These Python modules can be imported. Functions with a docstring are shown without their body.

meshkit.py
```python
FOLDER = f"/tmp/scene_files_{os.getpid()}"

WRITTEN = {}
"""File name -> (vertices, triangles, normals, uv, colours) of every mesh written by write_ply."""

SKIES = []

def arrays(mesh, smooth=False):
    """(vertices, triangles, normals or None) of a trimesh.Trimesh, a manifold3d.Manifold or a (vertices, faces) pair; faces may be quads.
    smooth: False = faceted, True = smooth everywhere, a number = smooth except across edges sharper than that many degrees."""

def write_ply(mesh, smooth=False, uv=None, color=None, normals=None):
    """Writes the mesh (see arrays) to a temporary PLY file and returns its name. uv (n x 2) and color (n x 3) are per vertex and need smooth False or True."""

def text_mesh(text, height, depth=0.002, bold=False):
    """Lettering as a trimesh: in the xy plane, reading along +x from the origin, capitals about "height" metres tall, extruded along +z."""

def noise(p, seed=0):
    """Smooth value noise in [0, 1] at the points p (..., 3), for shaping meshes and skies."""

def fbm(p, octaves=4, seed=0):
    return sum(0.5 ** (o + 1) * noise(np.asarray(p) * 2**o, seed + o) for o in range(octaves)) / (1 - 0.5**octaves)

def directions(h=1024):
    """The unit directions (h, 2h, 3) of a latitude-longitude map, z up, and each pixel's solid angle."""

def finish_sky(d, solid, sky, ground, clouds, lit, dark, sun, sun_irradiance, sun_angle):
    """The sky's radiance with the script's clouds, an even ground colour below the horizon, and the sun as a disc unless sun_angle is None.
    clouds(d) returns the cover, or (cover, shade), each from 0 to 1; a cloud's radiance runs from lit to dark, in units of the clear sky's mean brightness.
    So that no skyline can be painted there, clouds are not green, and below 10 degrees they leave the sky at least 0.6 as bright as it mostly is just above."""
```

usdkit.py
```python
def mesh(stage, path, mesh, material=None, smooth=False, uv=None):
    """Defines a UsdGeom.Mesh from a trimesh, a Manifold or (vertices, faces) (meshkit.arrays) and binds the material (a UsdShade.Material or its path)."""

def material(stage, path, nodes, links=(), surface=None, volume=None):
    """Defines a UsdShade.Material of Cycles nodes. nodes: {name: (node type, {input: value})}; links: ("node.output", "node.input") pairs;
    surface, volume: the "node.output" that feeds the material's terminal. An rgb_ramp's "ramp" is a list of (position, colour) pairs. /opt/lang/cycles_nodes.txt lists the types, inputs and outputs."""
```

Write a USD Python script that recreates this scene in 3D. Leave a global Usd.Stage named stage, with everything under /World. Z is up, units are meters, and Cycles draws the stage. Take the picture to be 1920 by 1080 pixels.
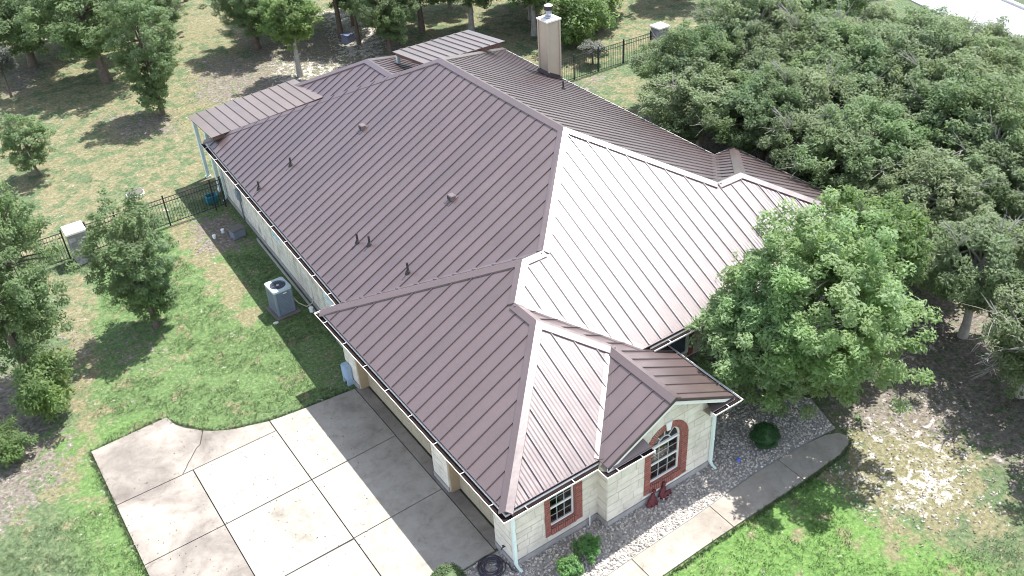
import math, random
import numpy as np, trimesh, shapely
import shapely.geometry as sg
import shapely.affinity as sa
from shapely.ops import unary_union
import usdkit, meshkit
from pxr import Usd, UsdGeom, UsdLux, UsdShade, Sdf, Gf, Vt

# ------------------------------------------------------------------ stage, camera, light
stage = Usd.Stage.CreateInMemory()
UsdGeom.SetStageUpAxis(stage, UsdGeom.Tokens.z)
UsdGeom.SetStageMetersPerUnit(stage, 1.0)
world = UsdGeom.Xform.Define(stage, '/World')
stage.SetDefaultPrim(world.GetPrim())
UsdGeom.Scope.Define(stage, '/World/Looks')
rng = np.random.default_rng(11)
PI = math.pi

SUN = np.array([1.2, 0.30, 2.38]); SUN /= np.linalg.norm(SUN)
SUN_I, SKY_S, EXPO = 0.95, 0.130, 1.36
CAM = (-7.214, -12.253, 18.884); YAW, PITCH, ROLL = -32.555, -35.504, -3.671
FPX = 1795.2
def cam_setup():
    c = UsdGeom.Camera.Define(stage, '/World/camera')
    y, p, r = map(math.radians, (YAW, PITCH, ROLL))
    f = np.array([-math.sin(y)*math.cos(p), math.cos(y)*math.cos(p), math.sin(p)])
    ri = np.array([math.cos(y), math.sin(y), 0]); up = np.cross(ri, f)
    ri, up = math.cos(r)*ri+math.sin(r)*up, math.cos(r)*up-math.sin(r)*ri
    m = Gf.Matrix4d(*ri, 0, *up, 0, *(-f), 0, *CAM, 1)
    c.AddTransformOp().Set(m)
    c.CreateHorizontalApertureAttr(36.0); c.CreateVerticalApertureAttr(20.25)
    c.CreateFocalLengthAttr(FPX/1920*36)
    c.CreateClippingRangeAttr(Gf.Vec2f(0.1, 2000))
    c.CreateExposureAttr(EXPO)
cam_setup()

MATS = {}
def mat(name, nodes, links, surface, volume=None):
    MATS[name] = usdkit.material(stage, '/World/Looks/'+name, nodes, links, surface=surface, volume=volume); return MATS[name]

elev = math.asin(SUN[2]); rot = math.atan2(SUN[0], SUN[1])
mat('sky_look', {'s': ('sky_texture', {'sky_type': 'single_scattering', 'sun_disc': False, 'sun_elevation': elev, 'sun_rotation': rot, 'altitude': 200.0, 'aerosol_density': 1.1}),
     'tc': ('texture_coordinate', {}), 'mp': ('mapping', {'scale': (1.0, 1.0, 2.6)}),
     'n': ('noise_texture', {'scale': 2.6, 'detail': 7.0, 'roughness': 0.58}),
     'cr': ('rgb_ramp', {'ramp': [(0.0, (0, 0, 0)), (0.43, (0, 0, 0)), (0.62, (.8, .8, .8)), (1.0, (.9, .9, .9))]}),
     'mx': ('mix', {'color2': (4.5, 4.3, 4.05)}),
     'b': ('background_shader', {'strength': SKY_S})},
    [('tc.generated', 'mp.vector'), ('mp.vector', 'n.vector'), ('n.fac', 'cr.fac'), ('cr.color', 'mx.fac'), ('s.color', 'mx.color1'), ('mx.color', 'b.color')], 'b.background')
dome = UsdLux.DomeLight.Define(stage, '/World/sky')
UsdShade.MaterialBindingAPI.Apply(dome.GetPrim()).Bind(MATS['sky_look'])
sun = UsdLux.DistantLight.Define(stage, '/World/sun')
sun.CreateIntensityAttr(SUN_I); sun.CreateAngleAttr(0.5); sun.CreateNormalizeAttr(True); sun.CreateColorAttr(Gf.Vec3f(1.0, 0.972, 0.935))
zx = SUN; xx = np.cross([0, 0, 1.0], zx); xx /= np.linalg.norm(xx); yx = np.cross(zx, xx)
sun.AddTransformOp().Set(Gf.Matrix4d(*xx, 0, *yx, 0, *zx, 0, 0, 0, 60, 1))

# ------------------------------------------------------------------ materials
def simple(name, color, rough=0.6, var=0.12, scale=3.0, bump=0.0, bscale=40.0, metallic=0.0, rnd=0.0, spec=0.5, dist=0.01):
    nodes = {'g': ('geometry', {}), 'n': ('noise_texture', {'scale': scale, 'detail': 5.0, 'roughness': 0.6}),
             'r': ('rgb_ramp', {'ramp': [(0.25, tuple(c*(1-var) for c in color)), (0.75, tuple(min(1, c*(1+var)) for c in color))]}),
             'p': ('principled_bsdf', {'roughness': rough, 'metallic': metallic, 'specular_ior_level': spec})}
    links = [('g.position', 'n.vector'), ('n.fac', 'r.fac')]
    last = 'r.color'
    if rnd:
        nodes['oi'] = ('object_info', {}); nodes['mr'] = ('map_range', {'to_min': 1-rnd, 'to_max': 1+rnd}); nodes['h'] = ('hsv', {})
        links += [('oi.random', 'mr.value'), ('mr.result', 'h.value'), (last, 'h.color')]; last = 'h.color'
    links.append((last, 'p.base_color'))
    if bump:
        nodes['bn'] = ('noise_texture', {'scale': bscale, 'detail': 4.0}); nodes['b'] = ('bump', {'strength': bump, 'distance': dist})
        links += [('g.position', 'bn.vector'), ('bn.fac', 'b.height'), ('b.normal', 'p.normal')]
    return mat(name, nodes, links, 'p.BSDF')

def roof_metal(name, axis, color=(.112, .075, .072), metallic=0.22, rough=0.36, ribs=0.20, coat=1.92):
    # painted standing seam steel: fine pencil ribs across the panel, slight oil canning, dust
    nodes = {'g': ('geometry', {}), 'sx': ('separate_xyz', {}), 'mu': ('math', {'math_type': 'multiply', 'value2': 2*PI/(0.4064/4)}),
             'si': ('math', {'math_type': 'sine'}), 'sc': ('math', {'math_type': 'multiply', 'value2': ribs}),
             'n': ('noise_texture', {'scale': 1.7, 'detail': 3.0}), 'ad': ('math', {'math_type': 'multiply_add', 'value2': 3.0}),
             'b': ('bump', {'strength': 0.4 if axis == 'y' else 0.7, 'distance': 0.006}),
             'd': ('noise_texture', {'scale': 0.9, 'detail': 8.0, 'roughness': 0.7}),
             'r': ('rgb_ramp', {'ramp': [(0.3, tuple(c*.9 for c in color)), (0.7, tuple(c*1.1 for c in color))]}),
             'rr': ('map_range', {'from_min': .3, 'from_max': .7, 'to_min': rough-.02, 'to_max': rough+.04}),
             'oi': ('object_info', {}), 'mr': ('map_range', {'to_min': .90, 'to_max': 1.10}), 'h': ('hsv', {}),
             'sm': ('attribute', {'attribute': 'seam'}), 'ss': ('separate_color', {}), 'mxs': ('mix', {'color2': (.065, .046, .046)}), 'mm': ('math', {'math_type': 'multiply_add', 'value2': -metallic, 'value3': metallic}),  # seam ribs take a darker colour that stands in for their shaded sides
             'p': ('principled_bsdf', {'coat_weight': 1.0, 'coat_ior': coat, 'specular_ior_level': .2})}
    links = [('g.position', 'sx.vector'), (f'sx.{axis}', 'mu.value1'), ('mu.value', 'si.value1'), ('si.value', 'sc.value1'),
             ('g.position', 'n.vector'), ('n.fac', 'ad.value1'), ('sc.value', 'ad.value3'), ('ad.value', 'b.height'), ('b.normal', 'p.normal'),
             ('g.position', 'd.vector'), ('d.fac', 'r.fac'), ('d.fac', 'rr.value'), ('rr.result', 'p.roughness'), ('rr.result', 'p.coat_roughness'), ('b.normal', 'p.coat_normal'),
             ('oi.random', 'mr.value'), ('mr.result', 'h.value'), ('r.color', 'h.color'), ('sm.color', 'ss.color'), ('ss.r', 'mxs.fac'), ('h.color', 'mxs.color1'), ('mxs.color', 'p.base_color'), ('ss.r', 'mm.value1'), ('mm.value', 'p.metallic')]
    return mat(name, nodes, links, 'p.BSDF')

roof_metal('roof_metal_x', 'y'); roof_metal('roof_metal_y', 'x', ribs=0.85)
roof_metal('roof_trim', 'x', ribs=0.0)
roof_metal('roof_metal_patio', 'x', (.150, .112, .095), .2, .36, .08, 1.5)
simple('roof_dark', (.05, .035, .035), .5, .2, 3.0)
simple('gutter_brown_shade', (.022, .016, .014), .95, .3, 8.0, spec=.05)  # brown gutter inside, with the shade of the trough put into its colour
simple('entry_stucco', (.46, .41, .34), .85, .1, 5.0, .3, 60.0)
simple('copper_trim', (.15, .085, .068), .45, .25, 4.0, metallic=.4)
simple('white_trim', (.74, .72, .68), .5, .06, 2.0)
simple('mint_white', (.66, .76, .71), .45, .05, 2.0)
simple('soffit_tan', (.48, .42, .33), .7, .1, 2.0)
simple('door_tan', (.40, .34, .24), .55, .08, 3.0)
simple('jamb_tan', (.36, .27, .17), .6, .1, 3.0)
simple('siding_tan', (.40, .335, .245), .65, .07, 3.0, rnd=.03)
simple('foundation_gray', (.33, .31, .30), .85, .2, 4.0, .4, 60.0)
simple('mortar', (.63, .59, .52), .9, .12, 6.0, .3, 80.0)
simple('limestone_cap', (.72, .69, .63), .8, .08, 5.0, .3, 50.0)
simple('brick_red', (.29, .105, .082), .85, .35, 9.0, .4, 90.0)
simple('black_iron', (.018, .018, .02), .45, .1, 4.0)
simple('vent_black', (.03, .024, .026), .5, .2, 5.0)
simple('steel_grey', (.19, .22, .27), .42, .1, 4.0, metallic=.3)
simple('ac_light', (.40, .48, .50), .4, .06, 4.0)
simple('ac_dark', (.06, .075, .10), .45, .15, 4.0)
simple('galvanized', (.42, .45, .52), .35, .12, 6.0, metallic=.6)
simple('plastic_pad', (.13, .12, .11), .8, .15, 6.0)
simple('teal_plastic', (.015, .15, .19), .5, .15, 6.0)
simple('white_plastic', (.78, .80, .78), .45, .04, 6.0)
simple('blue_plastic', (.10, .16, .62), .4, .1, 6.0)
simple('pale_blue', (.30, .40, .52), .5, .1, 6.0)
simple('hose_dark', (.045, .038, .06), .5, .3, 8.0)
simple('copper_line', (.45, .42, .35), .5, .2, 8.0)
simple('ornament_red', (.12, .022, .03), .5, .4, 14.0)
simple('bark', (.13, .10, .08), .9, .35, 6.0, .8, 25.0, dist=.03)
simple('bark_pale', (.30, .28, .255), .9, .3, 6.0, .6, 25.0, dist=.02)
simple('joint_dark', (.05, .045, .04), .95, .3, 6.0)
simple('asphalt_pale', (.34, .34, .38), .85, .1, 3.0, .3, 60.0)
simple('kerb_pale', (.62, .60, .56), .85, .1, 3.0)
simple('rubble', (.42, .38, .34), .9, .3, 9.0, .6, 30.0, rnd=.3)
simple('shed_blue', (.14, .16, .24), .6, .15, 6.0)

# limestone ashlar: cream blocks, weather stains on the blocks
mat('limestone', {'g': ('geometry', {}), 'n': ('noise_texture', {'scale': 3.5, 'detail': 7.0, 'roughness': .65}),
     'r': ('rgb_ramp', {'ramp': [(.22, (.34, .32, .28)), (.36, (.62, .565, .47)), (.6, (.73, .675, .575)), (.8, (.66, .56, .43))]}),
     'oi': ('object_info', {}), 'mr': ('map_range', {'to_min': .92, 'to_max': 1.06}), 'h': ('hsv', {}),
     'bn': ('noise_texture', {'scale': 45.0, 'detail': 4.0}), 'b': ('bump', {'strength': .6, 'distance': .012}),
     'p': ('principled_bsdf', {'roughness': .88})},
    [('g.position', 'n.vector'), ('n.fac', 'r.fac'), ('oi.random', 'mr.value'), ('mr.result', 'h.value'), ('r.color', 'h.color'), ('h.color', 'p.base_color'),
     ('g.position', 'bn.vector'), ('bn.fac', 'b.height'), ('b.normal', 'p.normal')], 'p.BSDF')
mat('limestone_grey', {'g': ('geometry', {}), 'n': ('noise_texture', {'scale': 5.0, 'detail': 7.0, 'roughness': .7}),
     'r': ('rgb_ramp', {'ramp': [(.25, (.12, .115, .12)), (.5, (.24, .225, .225)), (.7, (.36, .34, .34))]}),
     'oi': ('object_info', {}), 'mr': ('map_range', {'to_min': .75, 'to_max': 1.2}), 'h': ('hsv', {}),
     'p': ('principled_bsdf', {'roughness': .9})},
    [('g.position', 'n.vector'), ('n.fac', 'r.fac'), ('oi.random', 'mr.value'), ('mr.result', 'h.value'), ('r.color', 'h.color'), ('h.color', 'p.base_color')], 'p.BSDF')
mat('limestone_wall_old', {'g': ('geometry', {}), 'mp': ('mapping', {'scale': (1.0, 1.0, .45)}), 'n': ('noise_texture', {'scale': 2.6, 'detail': 8.0, 'roughness': .7}),
     'r': ('rgb_ramp', {'ramp': [(.30, (.14, .125, .105)), (.44, (.50, .455, .385)), (.56, (.68, .635, .55)), (.7, (.50, .40, .30))]}),
     'oi': ('object_info', {}), 'mr': ('map_range', {'to_min': .85, 'to_max': 1.1}), 'h': ('hsv', {}),
     'p': ('principled_bsdf', {'roughness': .9})},
    [('g.position', 'mp.vector'), ('mp.vector', 'n.vector'), ('n.fac', 'r.fac'), ('oi.random', 'mr.value'), ('mr.result', 'h.value'), ('r.color', 'h.color'), ('h.color', 'p.base_color')], 'p.BSDF')

def concrete(name, stops, seed):
    return mat(name, {'g': ('geometry', {}), 'mp': ('mapping', {'location': (seed, seed*1.7, 0)}),
     'n': ('noise_texture', {'scale': .55, 'detail': 9.0, 'roughness': .62, 'distortion': .6}), 'n2': ('noise_texture', {'scale': 3.2, 'detail': 9.0, 'roughness': .78, 'distortion': .4}),
     'r': ('rgb_ramp', {'ramp': stops}), 'r2': ('rgb_ramp', {'ramp': [(.28, (.42, .39, .35)), (.40, (.84, .82, .80)), (.55, (1, 1, 1))]}),
     'm': ('mix', {'mix_type': 'multiply', 'fac': .95}), 'oi': ('object_info', {}), 'mr': ('map_range', {'to_min': .95, 'to_max': 1.05}), 'h': ('hsv', {}),
     'bn': ('noise_texture', {'scale': 60.0, 'detail': 3.0}), 'b': ('bump', {'strength': .25, 'distance': .006}),
     'p': ('principled_bsdf', {'roughness': .86})},
    [('g.position', 'mp.vector'), ('mp.vector', 'n.vector'), ('mp.vector', 'n2.vector'), ('n.fac', 'r.fac'), ('n2.fac', 'r2.fac'), ('r.color', 'm.color1'), ('r2.color', 'm.color2'),
     ('oi.random', 'mr.value'), ('mr.result', 'h.value'), ('m.color', 'h.color'), ('h.color', 'p.base_color'), ('g.position', 'bn.vector'), ('bn.fac', 'b.height'), ('b.normal', 'p.normal')], 'p.BSDF')
concrete('concrete', [(.28, (.22, .20, .17)), (.40, (.325, .30, .258)), (.62, (.385, .36, .315))], 3.0)
concrete('concrete_stained', [(.28, (.135, .12, .105)), (.42, (.215, .19, .165)), (.54, (.295, .265, .23)), (.68, (.37, .34, .295))], 8.0)
concrete('concrete_walk', [(.28, (.25, .22, .185)), (.5, (.35, .315, .27)), (.75, (.40, .37, .325))], 5.0)

mat('pane_glass', {'f': ('fresnel', {'IOR': 2.1}), 't': ('transparent_bsdf', {'color': (.75, .8, .8)}), 'gl': ('glossy_bsdf', {'roughness': .03, 'color': (.9, .9, .9)}), 'm': ('mix_closure', {})},
    [('f.fac', 'm.fac'), ('t.BSDF', 'm.closure1'), ('gl.BSDF', 'm.closure2')], 'm.closure')
simple('muntin_white', (.50, .51, .50), .5, .05, 4.0)
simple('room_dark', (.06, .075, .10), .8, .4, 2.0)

def leafmat(name, stops, trans=(.10, .20, .04), tfac=.32, rough=.55):
    return mat(name, {'g': ('geometry', {}), 'oi': ('object_info', {}), 'a': ('math', {'math_type': 'multiply', 'value2': .20}), 'a2': ('math', {'math_type': 'multiply_add', 'value2': .72}),
      'n': ('noise_texture', {'scale': 1.1, 'detail': 2.0}), 'nn': ('math', {'math_type': 'multiply_add', 'value2': .75, 'value3': -.32}), 'ad': ('math', {'math_type': 'add'}),
      'r': ('rgb_ramp', {'ramp': stops}), 'n4': ('noise_texture', {'scale': .55, 'detail': 4.0}), 'hm': ('map_range', {'from_min': .32, 'from_max': .68, 'to_min': .46, 'to_max': .51}), 'sm': ('map_range', {'from_min': .3, 'from_max': .7, 'to_min': 1.15, 'to_max': .82}), 'n5': ('noise_texture', {'scale': .9, 'detail': 3.0}), 'hs': ('hsv', {}), 'p': ('principled_bsdf', {'roughness': rough, 'specular_ior_level': .35}), 't': ('translucent_bsdf', {'color': trans}), 'm': ('mix_closure', {'fac': tfac})},
     [('oi.random', 'a.value1'), ('g.random_per_island', 'a2.value1'), ('a.value', 'a2.value3'), ('g.position', 'n.vector'), ('n.fac', 'nn.value1'), ('a2.value', 'ad.value1'), ('nn.value', 'ad.value2'),
      ('ad.value', 'r.fac'), ('g.position', 'n4.vector'), ('g.position', 'n5.vector'), ('n4.fac', 'hm.value'), ('n5.fac', 'sm.value'), ('hm.result', 'hs.hue'), ('sm.result', 'hs.saturation'), ('r.color', 'hs.color'), ('hs.color', 'p.base_color'), ('p.BSDF', 'm.closure1'), ('t.BSDF', 'm.closure2')], 'm.closure')
leafmat('leaf_oak', [(0.0, (0.091, 0.143, 0.069)), (0.35, (0.178, 0.255, 0.124)), (0.7, (0.278, 0.353, 0.184)), (1, (0.428, 0.493, 0.286))], (0.308, 0.44, 0.165), 0.4, 0.55)
leafmat('leaf_grove', [(0.0, (0.124, 0.17, 0.089)), (0.35, (0.23, 0.296, 0.163)), (0.7, (0.35, 0.415, 0.243)), (1, (0.552, 0.593, 0.406))], (0.33, 0.44, 0.187), 0.4, 0.55)
leafmat('leaf_myrtle', [(0.0, (0.143, 0.221, 0.107)), (0.4, (0.273, 0.393, 0.188)), (0.75, (0.406, 0.526, 0.272)), (1, (0.574, 0.659, 0.392))], (0.396, 0.572, 0.187), 0.46, 0.5)
leafmat('leaf_bright', [(0.0, (0.09, 0.154, 0.058)), (0.4, (0.174, 0.259, 0.099)), (0.75, (0.257, 0.342, 0.135)), (1, (0.357, 0.41, 0.208))], (0.352, 0.506, 0.154), 0.43, 0.55)
leafmat('leaf_shrub', [(0.0, (0.091, 0.195, 0.065)), (0.4, (0.169, 0.351, 0.098)), (0.75, (0.26, 0.468, 0.13)), (1, (0.364, 0.546, 0.182))], (.22, .46, .09), 0.42, 0.55)
leafmat('leaf_clipped', [(.0, (.035, .10, .04)), (.5, (.065, .15, .06)), (1, (.11, .20, .085))], (.08, .18, .06), 0.32, 0.55)
leafmat('leaf_clipped_pale', [(.0, (.09, .15, .06)), (.5, (.15, .22, .10)), (1, (.22, .28, .15))], (.1, .16, .06))
leafmat('leaf_grey', [(.0, (.13, .145, .12)), (.5, (.25, .27, .225)), (1, (.40, .41, .35))], (.2, .22, .16), 0.3, 0.55)
leafmat('grass_look', [(.0, (.075, .115, .052)), (.45, (.112, .158, .076)), (.8, (.155, .185, .095)), (1, (.25, .225, .145))], (.13, .20, .075), 0.35, 0.6)
leafmat('grass_lush', [(.0, (.065, .135, .04)), (.45, (.11, .205, .06)), (.8, (.16, .25, .08)), (1, (.25, .28, .12))], (.14, .27, .06), .35, .6)
simple('pebble', (.46, .42, .37), .8, .35, 14.0, rnd=.55)
simple('chip', (.38, .34, .29), .85, .3, 14.0, rnd=.4)
simple('dry_leaf', (.24, .19, .14), .85, .3, 14.0, rnd=.5)

# ground: painted zones (green, dry, dirt, pale rock) as a mesh attribute, broken up by noise
mat('ground_look', {'g': ('geometry', {}), 'z': ('attribute', {'attribute': 'zone'}), 'zs': ('separate_color', {}), 'z2': ('attribute', {'attribute': 'lush'}), 'zs2': ('separate_color', {}), 'lush': ('rgb_ramp', {'ramp': [(.30, (.045, .095, .028)), (.42, (.085, .165, .045)), (.55, (.13, .225, .062)), (.68, (.20, .28, .10))]}), 'm0': ('mix', {}),
     
     'n1': ('noise_texture', {'scale': 1.3, 'detail': 8.0, 'roughness': .68}), 'n2': ('noise_texture', {'scale': 9.0, 'detail': 6.0, 'roughness': .72}), 'n3': ('noise_texture', {'scale': 3.4, 'detail': 7.0, 'roughness': .7, 'distortion': .5}),
     'green': ('rgb_ramp', {'ramp': [(.30, (.035, .058, .028)), (.42, (.072, .108, .052)), (.55, (.112, .150, .074)), (.68, (.185, .21, .115))]}),
     'dry': ('rgb_ramp', {'ramp': [(.30, (.085, .085, .042)), (.42, (.145, .138, .074)), (.55, (.205, .188, .11)), (.68, (.30, .27, .175))]}),
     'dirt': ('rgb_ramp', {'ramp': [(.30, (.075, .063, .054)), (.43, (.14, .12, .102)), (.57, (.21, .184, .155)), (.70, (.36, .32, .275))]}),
     'rock': ('rgb_ramp', {'ramp': [(.3, (.18, .155, .13)), (.45, (.38, .35, .31)), (.6, (.58, .54, .49))]}),
     # each zone's weight meets noise in a steep step so the borders are ragged
     'c1': ('map_range', {'from_min': .28, 'from_max': .72, 'to_min': 0.0, 'to_max': 1.0}), 'c3': ('map_range', {'from_min': .28, 'from_max': .72, 'to_min': 0.0, 'to_max': 1.0}), 'a1': ('math', {'math_type': 'add'}), 's1': ('map_range', {'range_type': 'smoothstep', 'from_min': .86, 'from_max': 1.14, 'clamp': True}),
     'a2': ('math', {'math_type': 'add'}), 's2': ('map_range', {'range_type': 'smoothstep', 'from_min': .86, 'from_max': 1.14, 'clamp': True}),
     'a3': ('math', {'math_type': 'add'}), 's3': ('map_range', {'range_type': 'smoothstep', 'from_min': .86, 'from_max': 1.14, 'clamp': True}),
     'm1': ('mix', {}), 'm2': ('mix', {}), 'm3': ('mix', {}),
     'b': ('bump', {'strength': .9, 'distance': .05}), 'bm': ('math', {'math_type': 'multiply_add', 'value2': .6}),
     'p': ('principled_bsdf', {'roughness': .95, 'specular_ior_level': .2})},
    [('g.position', 'n1.vector'), ('g.position', 'n2.vector'), ('g.position', 'n3.vector'), ('z.color', 'zs.color'),
     ('z2.color', 'zs2.color'), ('zs2.r', 'm0.fac'), ('n2.fac', 'lush.fac'), ('green.color', 'm0.color1'), ('lush.color', 'm0.color2'), ('n2.fac', 'green.fac'), ('n2.fac', 'dry.fac'), ('n2.fac', 'dirt.fac'), ('n2.fac', 'rock.fac'),
     ('n1.fac', 'c1.value'), ('n3.fac', 'c3.value'), ('zs.r', 'a1.value1'), ('c1.result', 'a1.value2'), ('a1.value', 's1.value'),
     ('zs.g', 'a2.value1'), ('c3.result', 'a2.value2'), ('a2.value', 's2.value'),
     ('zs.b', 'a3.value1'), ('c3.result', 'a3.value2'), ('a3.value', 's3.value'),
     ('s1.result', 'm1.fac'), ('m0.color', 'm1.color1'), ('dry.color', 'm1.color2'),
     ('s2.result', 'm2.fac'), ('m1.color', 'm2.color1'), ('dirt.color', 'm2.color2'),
     ('s3.result', 'm3.fac'), ('m2.color', 'm3.color1'), ('rock.color', 'm3.color2'),
     ('m3.color', 'p.base_color'), ('n2.fac', 'bm.value1'), ('n1.fac', 'bm.value3'), ('bm.value', 'b.height'), ('b.normal', 'p.normal')], 'p.BSDF')

# ------------------------------------------------------------------ scene graph helpers
USED = {}
def numbered(parent, name):
    k = (parent, name); n = USED.get(k, 0); USED[k] = n+1
    return name if n == 0 else f'{name}_{n:03d}'
def data(prim, **kw):
    for k, v in kw.items():
        if v: prim.SetCustomDataByKey(k, v)
def thing(name, label, category, loc=(0, 0, 0), rz=0.0, scale=None, group=None):
    x = UsdGeom.Xform.Define(stage, '/World/'+numbered('/World', name))
    x.AddTranslateOp().Set(Gf.Vec3d(*map(float, loc)))
    x.AddRotateZOp().Set(float(rz))
    x.AddScaleOp().Set(Gf.Vec3f(*map(float, scale if scale is not None else (1, 1, 1))))
    data(x.GetPrim(), label=label, category=category, group=group)
    return x.GetPrim()
def copy_of(src, name, label, category, loc, rz, scale=(1, 1, 1), group=None):
    p = thing(name, label, category, loc, rz, scale, group)
    p.GetReferences().AddInternalReference(src.GetPath()); p.SetInstanceable(True)
    return p
def part(parent, name, mesh, m, label=None, kind=None, smooth=False):
    pp = str(parent.GetPath()) if parent is not None else '/World'
    path = pp+'/'+numbered(pp, name)
    g = usdkit.mesh(stage, path, mesh, MATS[m], smooth=smooth)
    data(g.GetPrim(), label=label, kind=kind)
    return g.GetPrim()
def top(name, mesh, m, label=None, category=None, kind=None, group=None, smooth=False):
    p = part(None, name, mesh, m, label, kind, smooth); data(p, category=category, group=group); return p
cat_ = lambda ms: trimesh.util.concatenate([m for m in ms if m is not None])

# ------------------------------------------------------------------ mesh helpers
def box(x0, x1, y0, y1, z0, z1):
    m = trimesh.creation.box([abs(x1-x0), abs(y1-y0), abs(z1-z0)]); m.apply_translation([(x0+x1)/2, (y0+y1)/2, (z0+z1)/2]); return m
def cbox(sx, sy, sz, c=(0, 0, 0), b=.0):
    # box with chamfered vertical and horizontal edges
    if b <= 0: m = trimesh.creation.box([sx, sy, sz])
    else:
        pts = []
        for a in (-1, 1):
            for q in (-1, 1):
                for r in (-1, 1):
                    for k in range(3):
                        o = [sx/2, sy/2, sz/2]
                        for j in range(3):
                            if j != k: o[j] -= b
                        pts.append([a*o[0], q*o[1], r*o[2]])
        m = trimesh.convex.convex_hull(np.array(pts))
    m.apply_translation(c); return m
def tube(pts, rad, n=8, cap=True):
    pts = np.asarray(pts, float); k = len(pts); rad = np.broadcast_to(np.asarray(rad, float), (k,))
    t = np.gradient(pts, axis=0); t /= np.maximum(np.linalg.norm(t, axis=1, keepdims=True), 1e-9)
    ref = np.array([0, 0, 1.0]) if abs(t[:, 2]).mean() < .8 else np.array([1.0, 0, 0])
    u = np.cross(t, ref); u /= np.maximum(np.linalg.norm(u, axis=1, keepdims=True), 1e-9); v = np.cross(t, u)
    a = np.linspace(0, 2*PI, n, endpoint=False)
    V = (pts[:, None]+rad[:, None, None]*(np.cos(a)[None, :, None]*u[:, None]+np.sin(a)[None, :, None]*v[:, None])).reshape(-1, 3)
    F = []
    for i in range(k-1):
        for j in range(n):
            a0, a1, b0, b1 = i*n+j, i*n+(j+1) % n, (i+1)*n+j, (i+1)*n+(j+1) % n
            F += [[a0, a1, b1], [a0, b1, b0]]
    if cap:
        V = np.vstack([V, pts[:1], pts[-1:]]); c0, c1 = len(V)-2, len(V)-1
        for j in range(n):
            F += [[c0, (j+1) % n, j], [c1, (k-1)*n+j, (k-1)*n+(j+1) % n]]
    return trimesh.Trimesh(V, np.array(F), process=False)
def cyl(x, y, z0, z1, r, n=16, r2=None):
    return tube([(x, y, z0), (x, y, z1)], [r, r if r2 is None else r2], n)
def prism(profile, p0, p1, n, m0=0.0, m1=0.0):
    # sweep a closed (inward, height) profile from p0 to p1; m0, m1 mitre the ends
    p0, p1 = np.array(p0, float), np.array(p1, float); d = p1-p0; d /= np.linalg.norm(d); n = np.array([*n, 0.0])
    poly = sg.polygon.orient(sg.Polygon(profile))
    q = np.array(poly.exterior.coords)[:-1]
    A = np.array([p0+n*u+d*(m0*u)+[0, 0, z] for u, z in q]); B = np.array([p1+n*u+d*(m1*u)+[0, 0, z] for u, z in q])
    v2, f2 = trimesh.creation.triangulate_polygon(poly, engine='earcut')
    k = len(q); idx = [int(np.argmin(((q-w)**2).sum(1))) for w in v2]
    F = []
    for a, b, c in f2:
        F += [[idx[a], idx[b], idx[c]], [k+idx[a], k+idx[c], k+idx[b]]]
    for j in range(k):
        j2 = (j+1) % k; F += [[j, k+j, k+j2], [j, k+j2, j2]]
    m = trimesh.Trimesh(np.vstack([A, B]), np.array(F), process=False)
    m.fix_normals(); return m
def rect(u0, u1, z0, z1): return [(u0, z0), (u1, z0), (u1, z1), (u0, z1)]
def tri2(poly):
    v, f = trimesh.creation.triangulate_polygon(poly, engine='earcut'); return np.asarray(v), np.asarray(f)
def extrude(poly, z0, z1):
    m = trimesh.creation.extrude_polygon(poly, z1-z0, engine='earcut'); m.apply_translation([0, 0, z0]); return m
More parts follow.
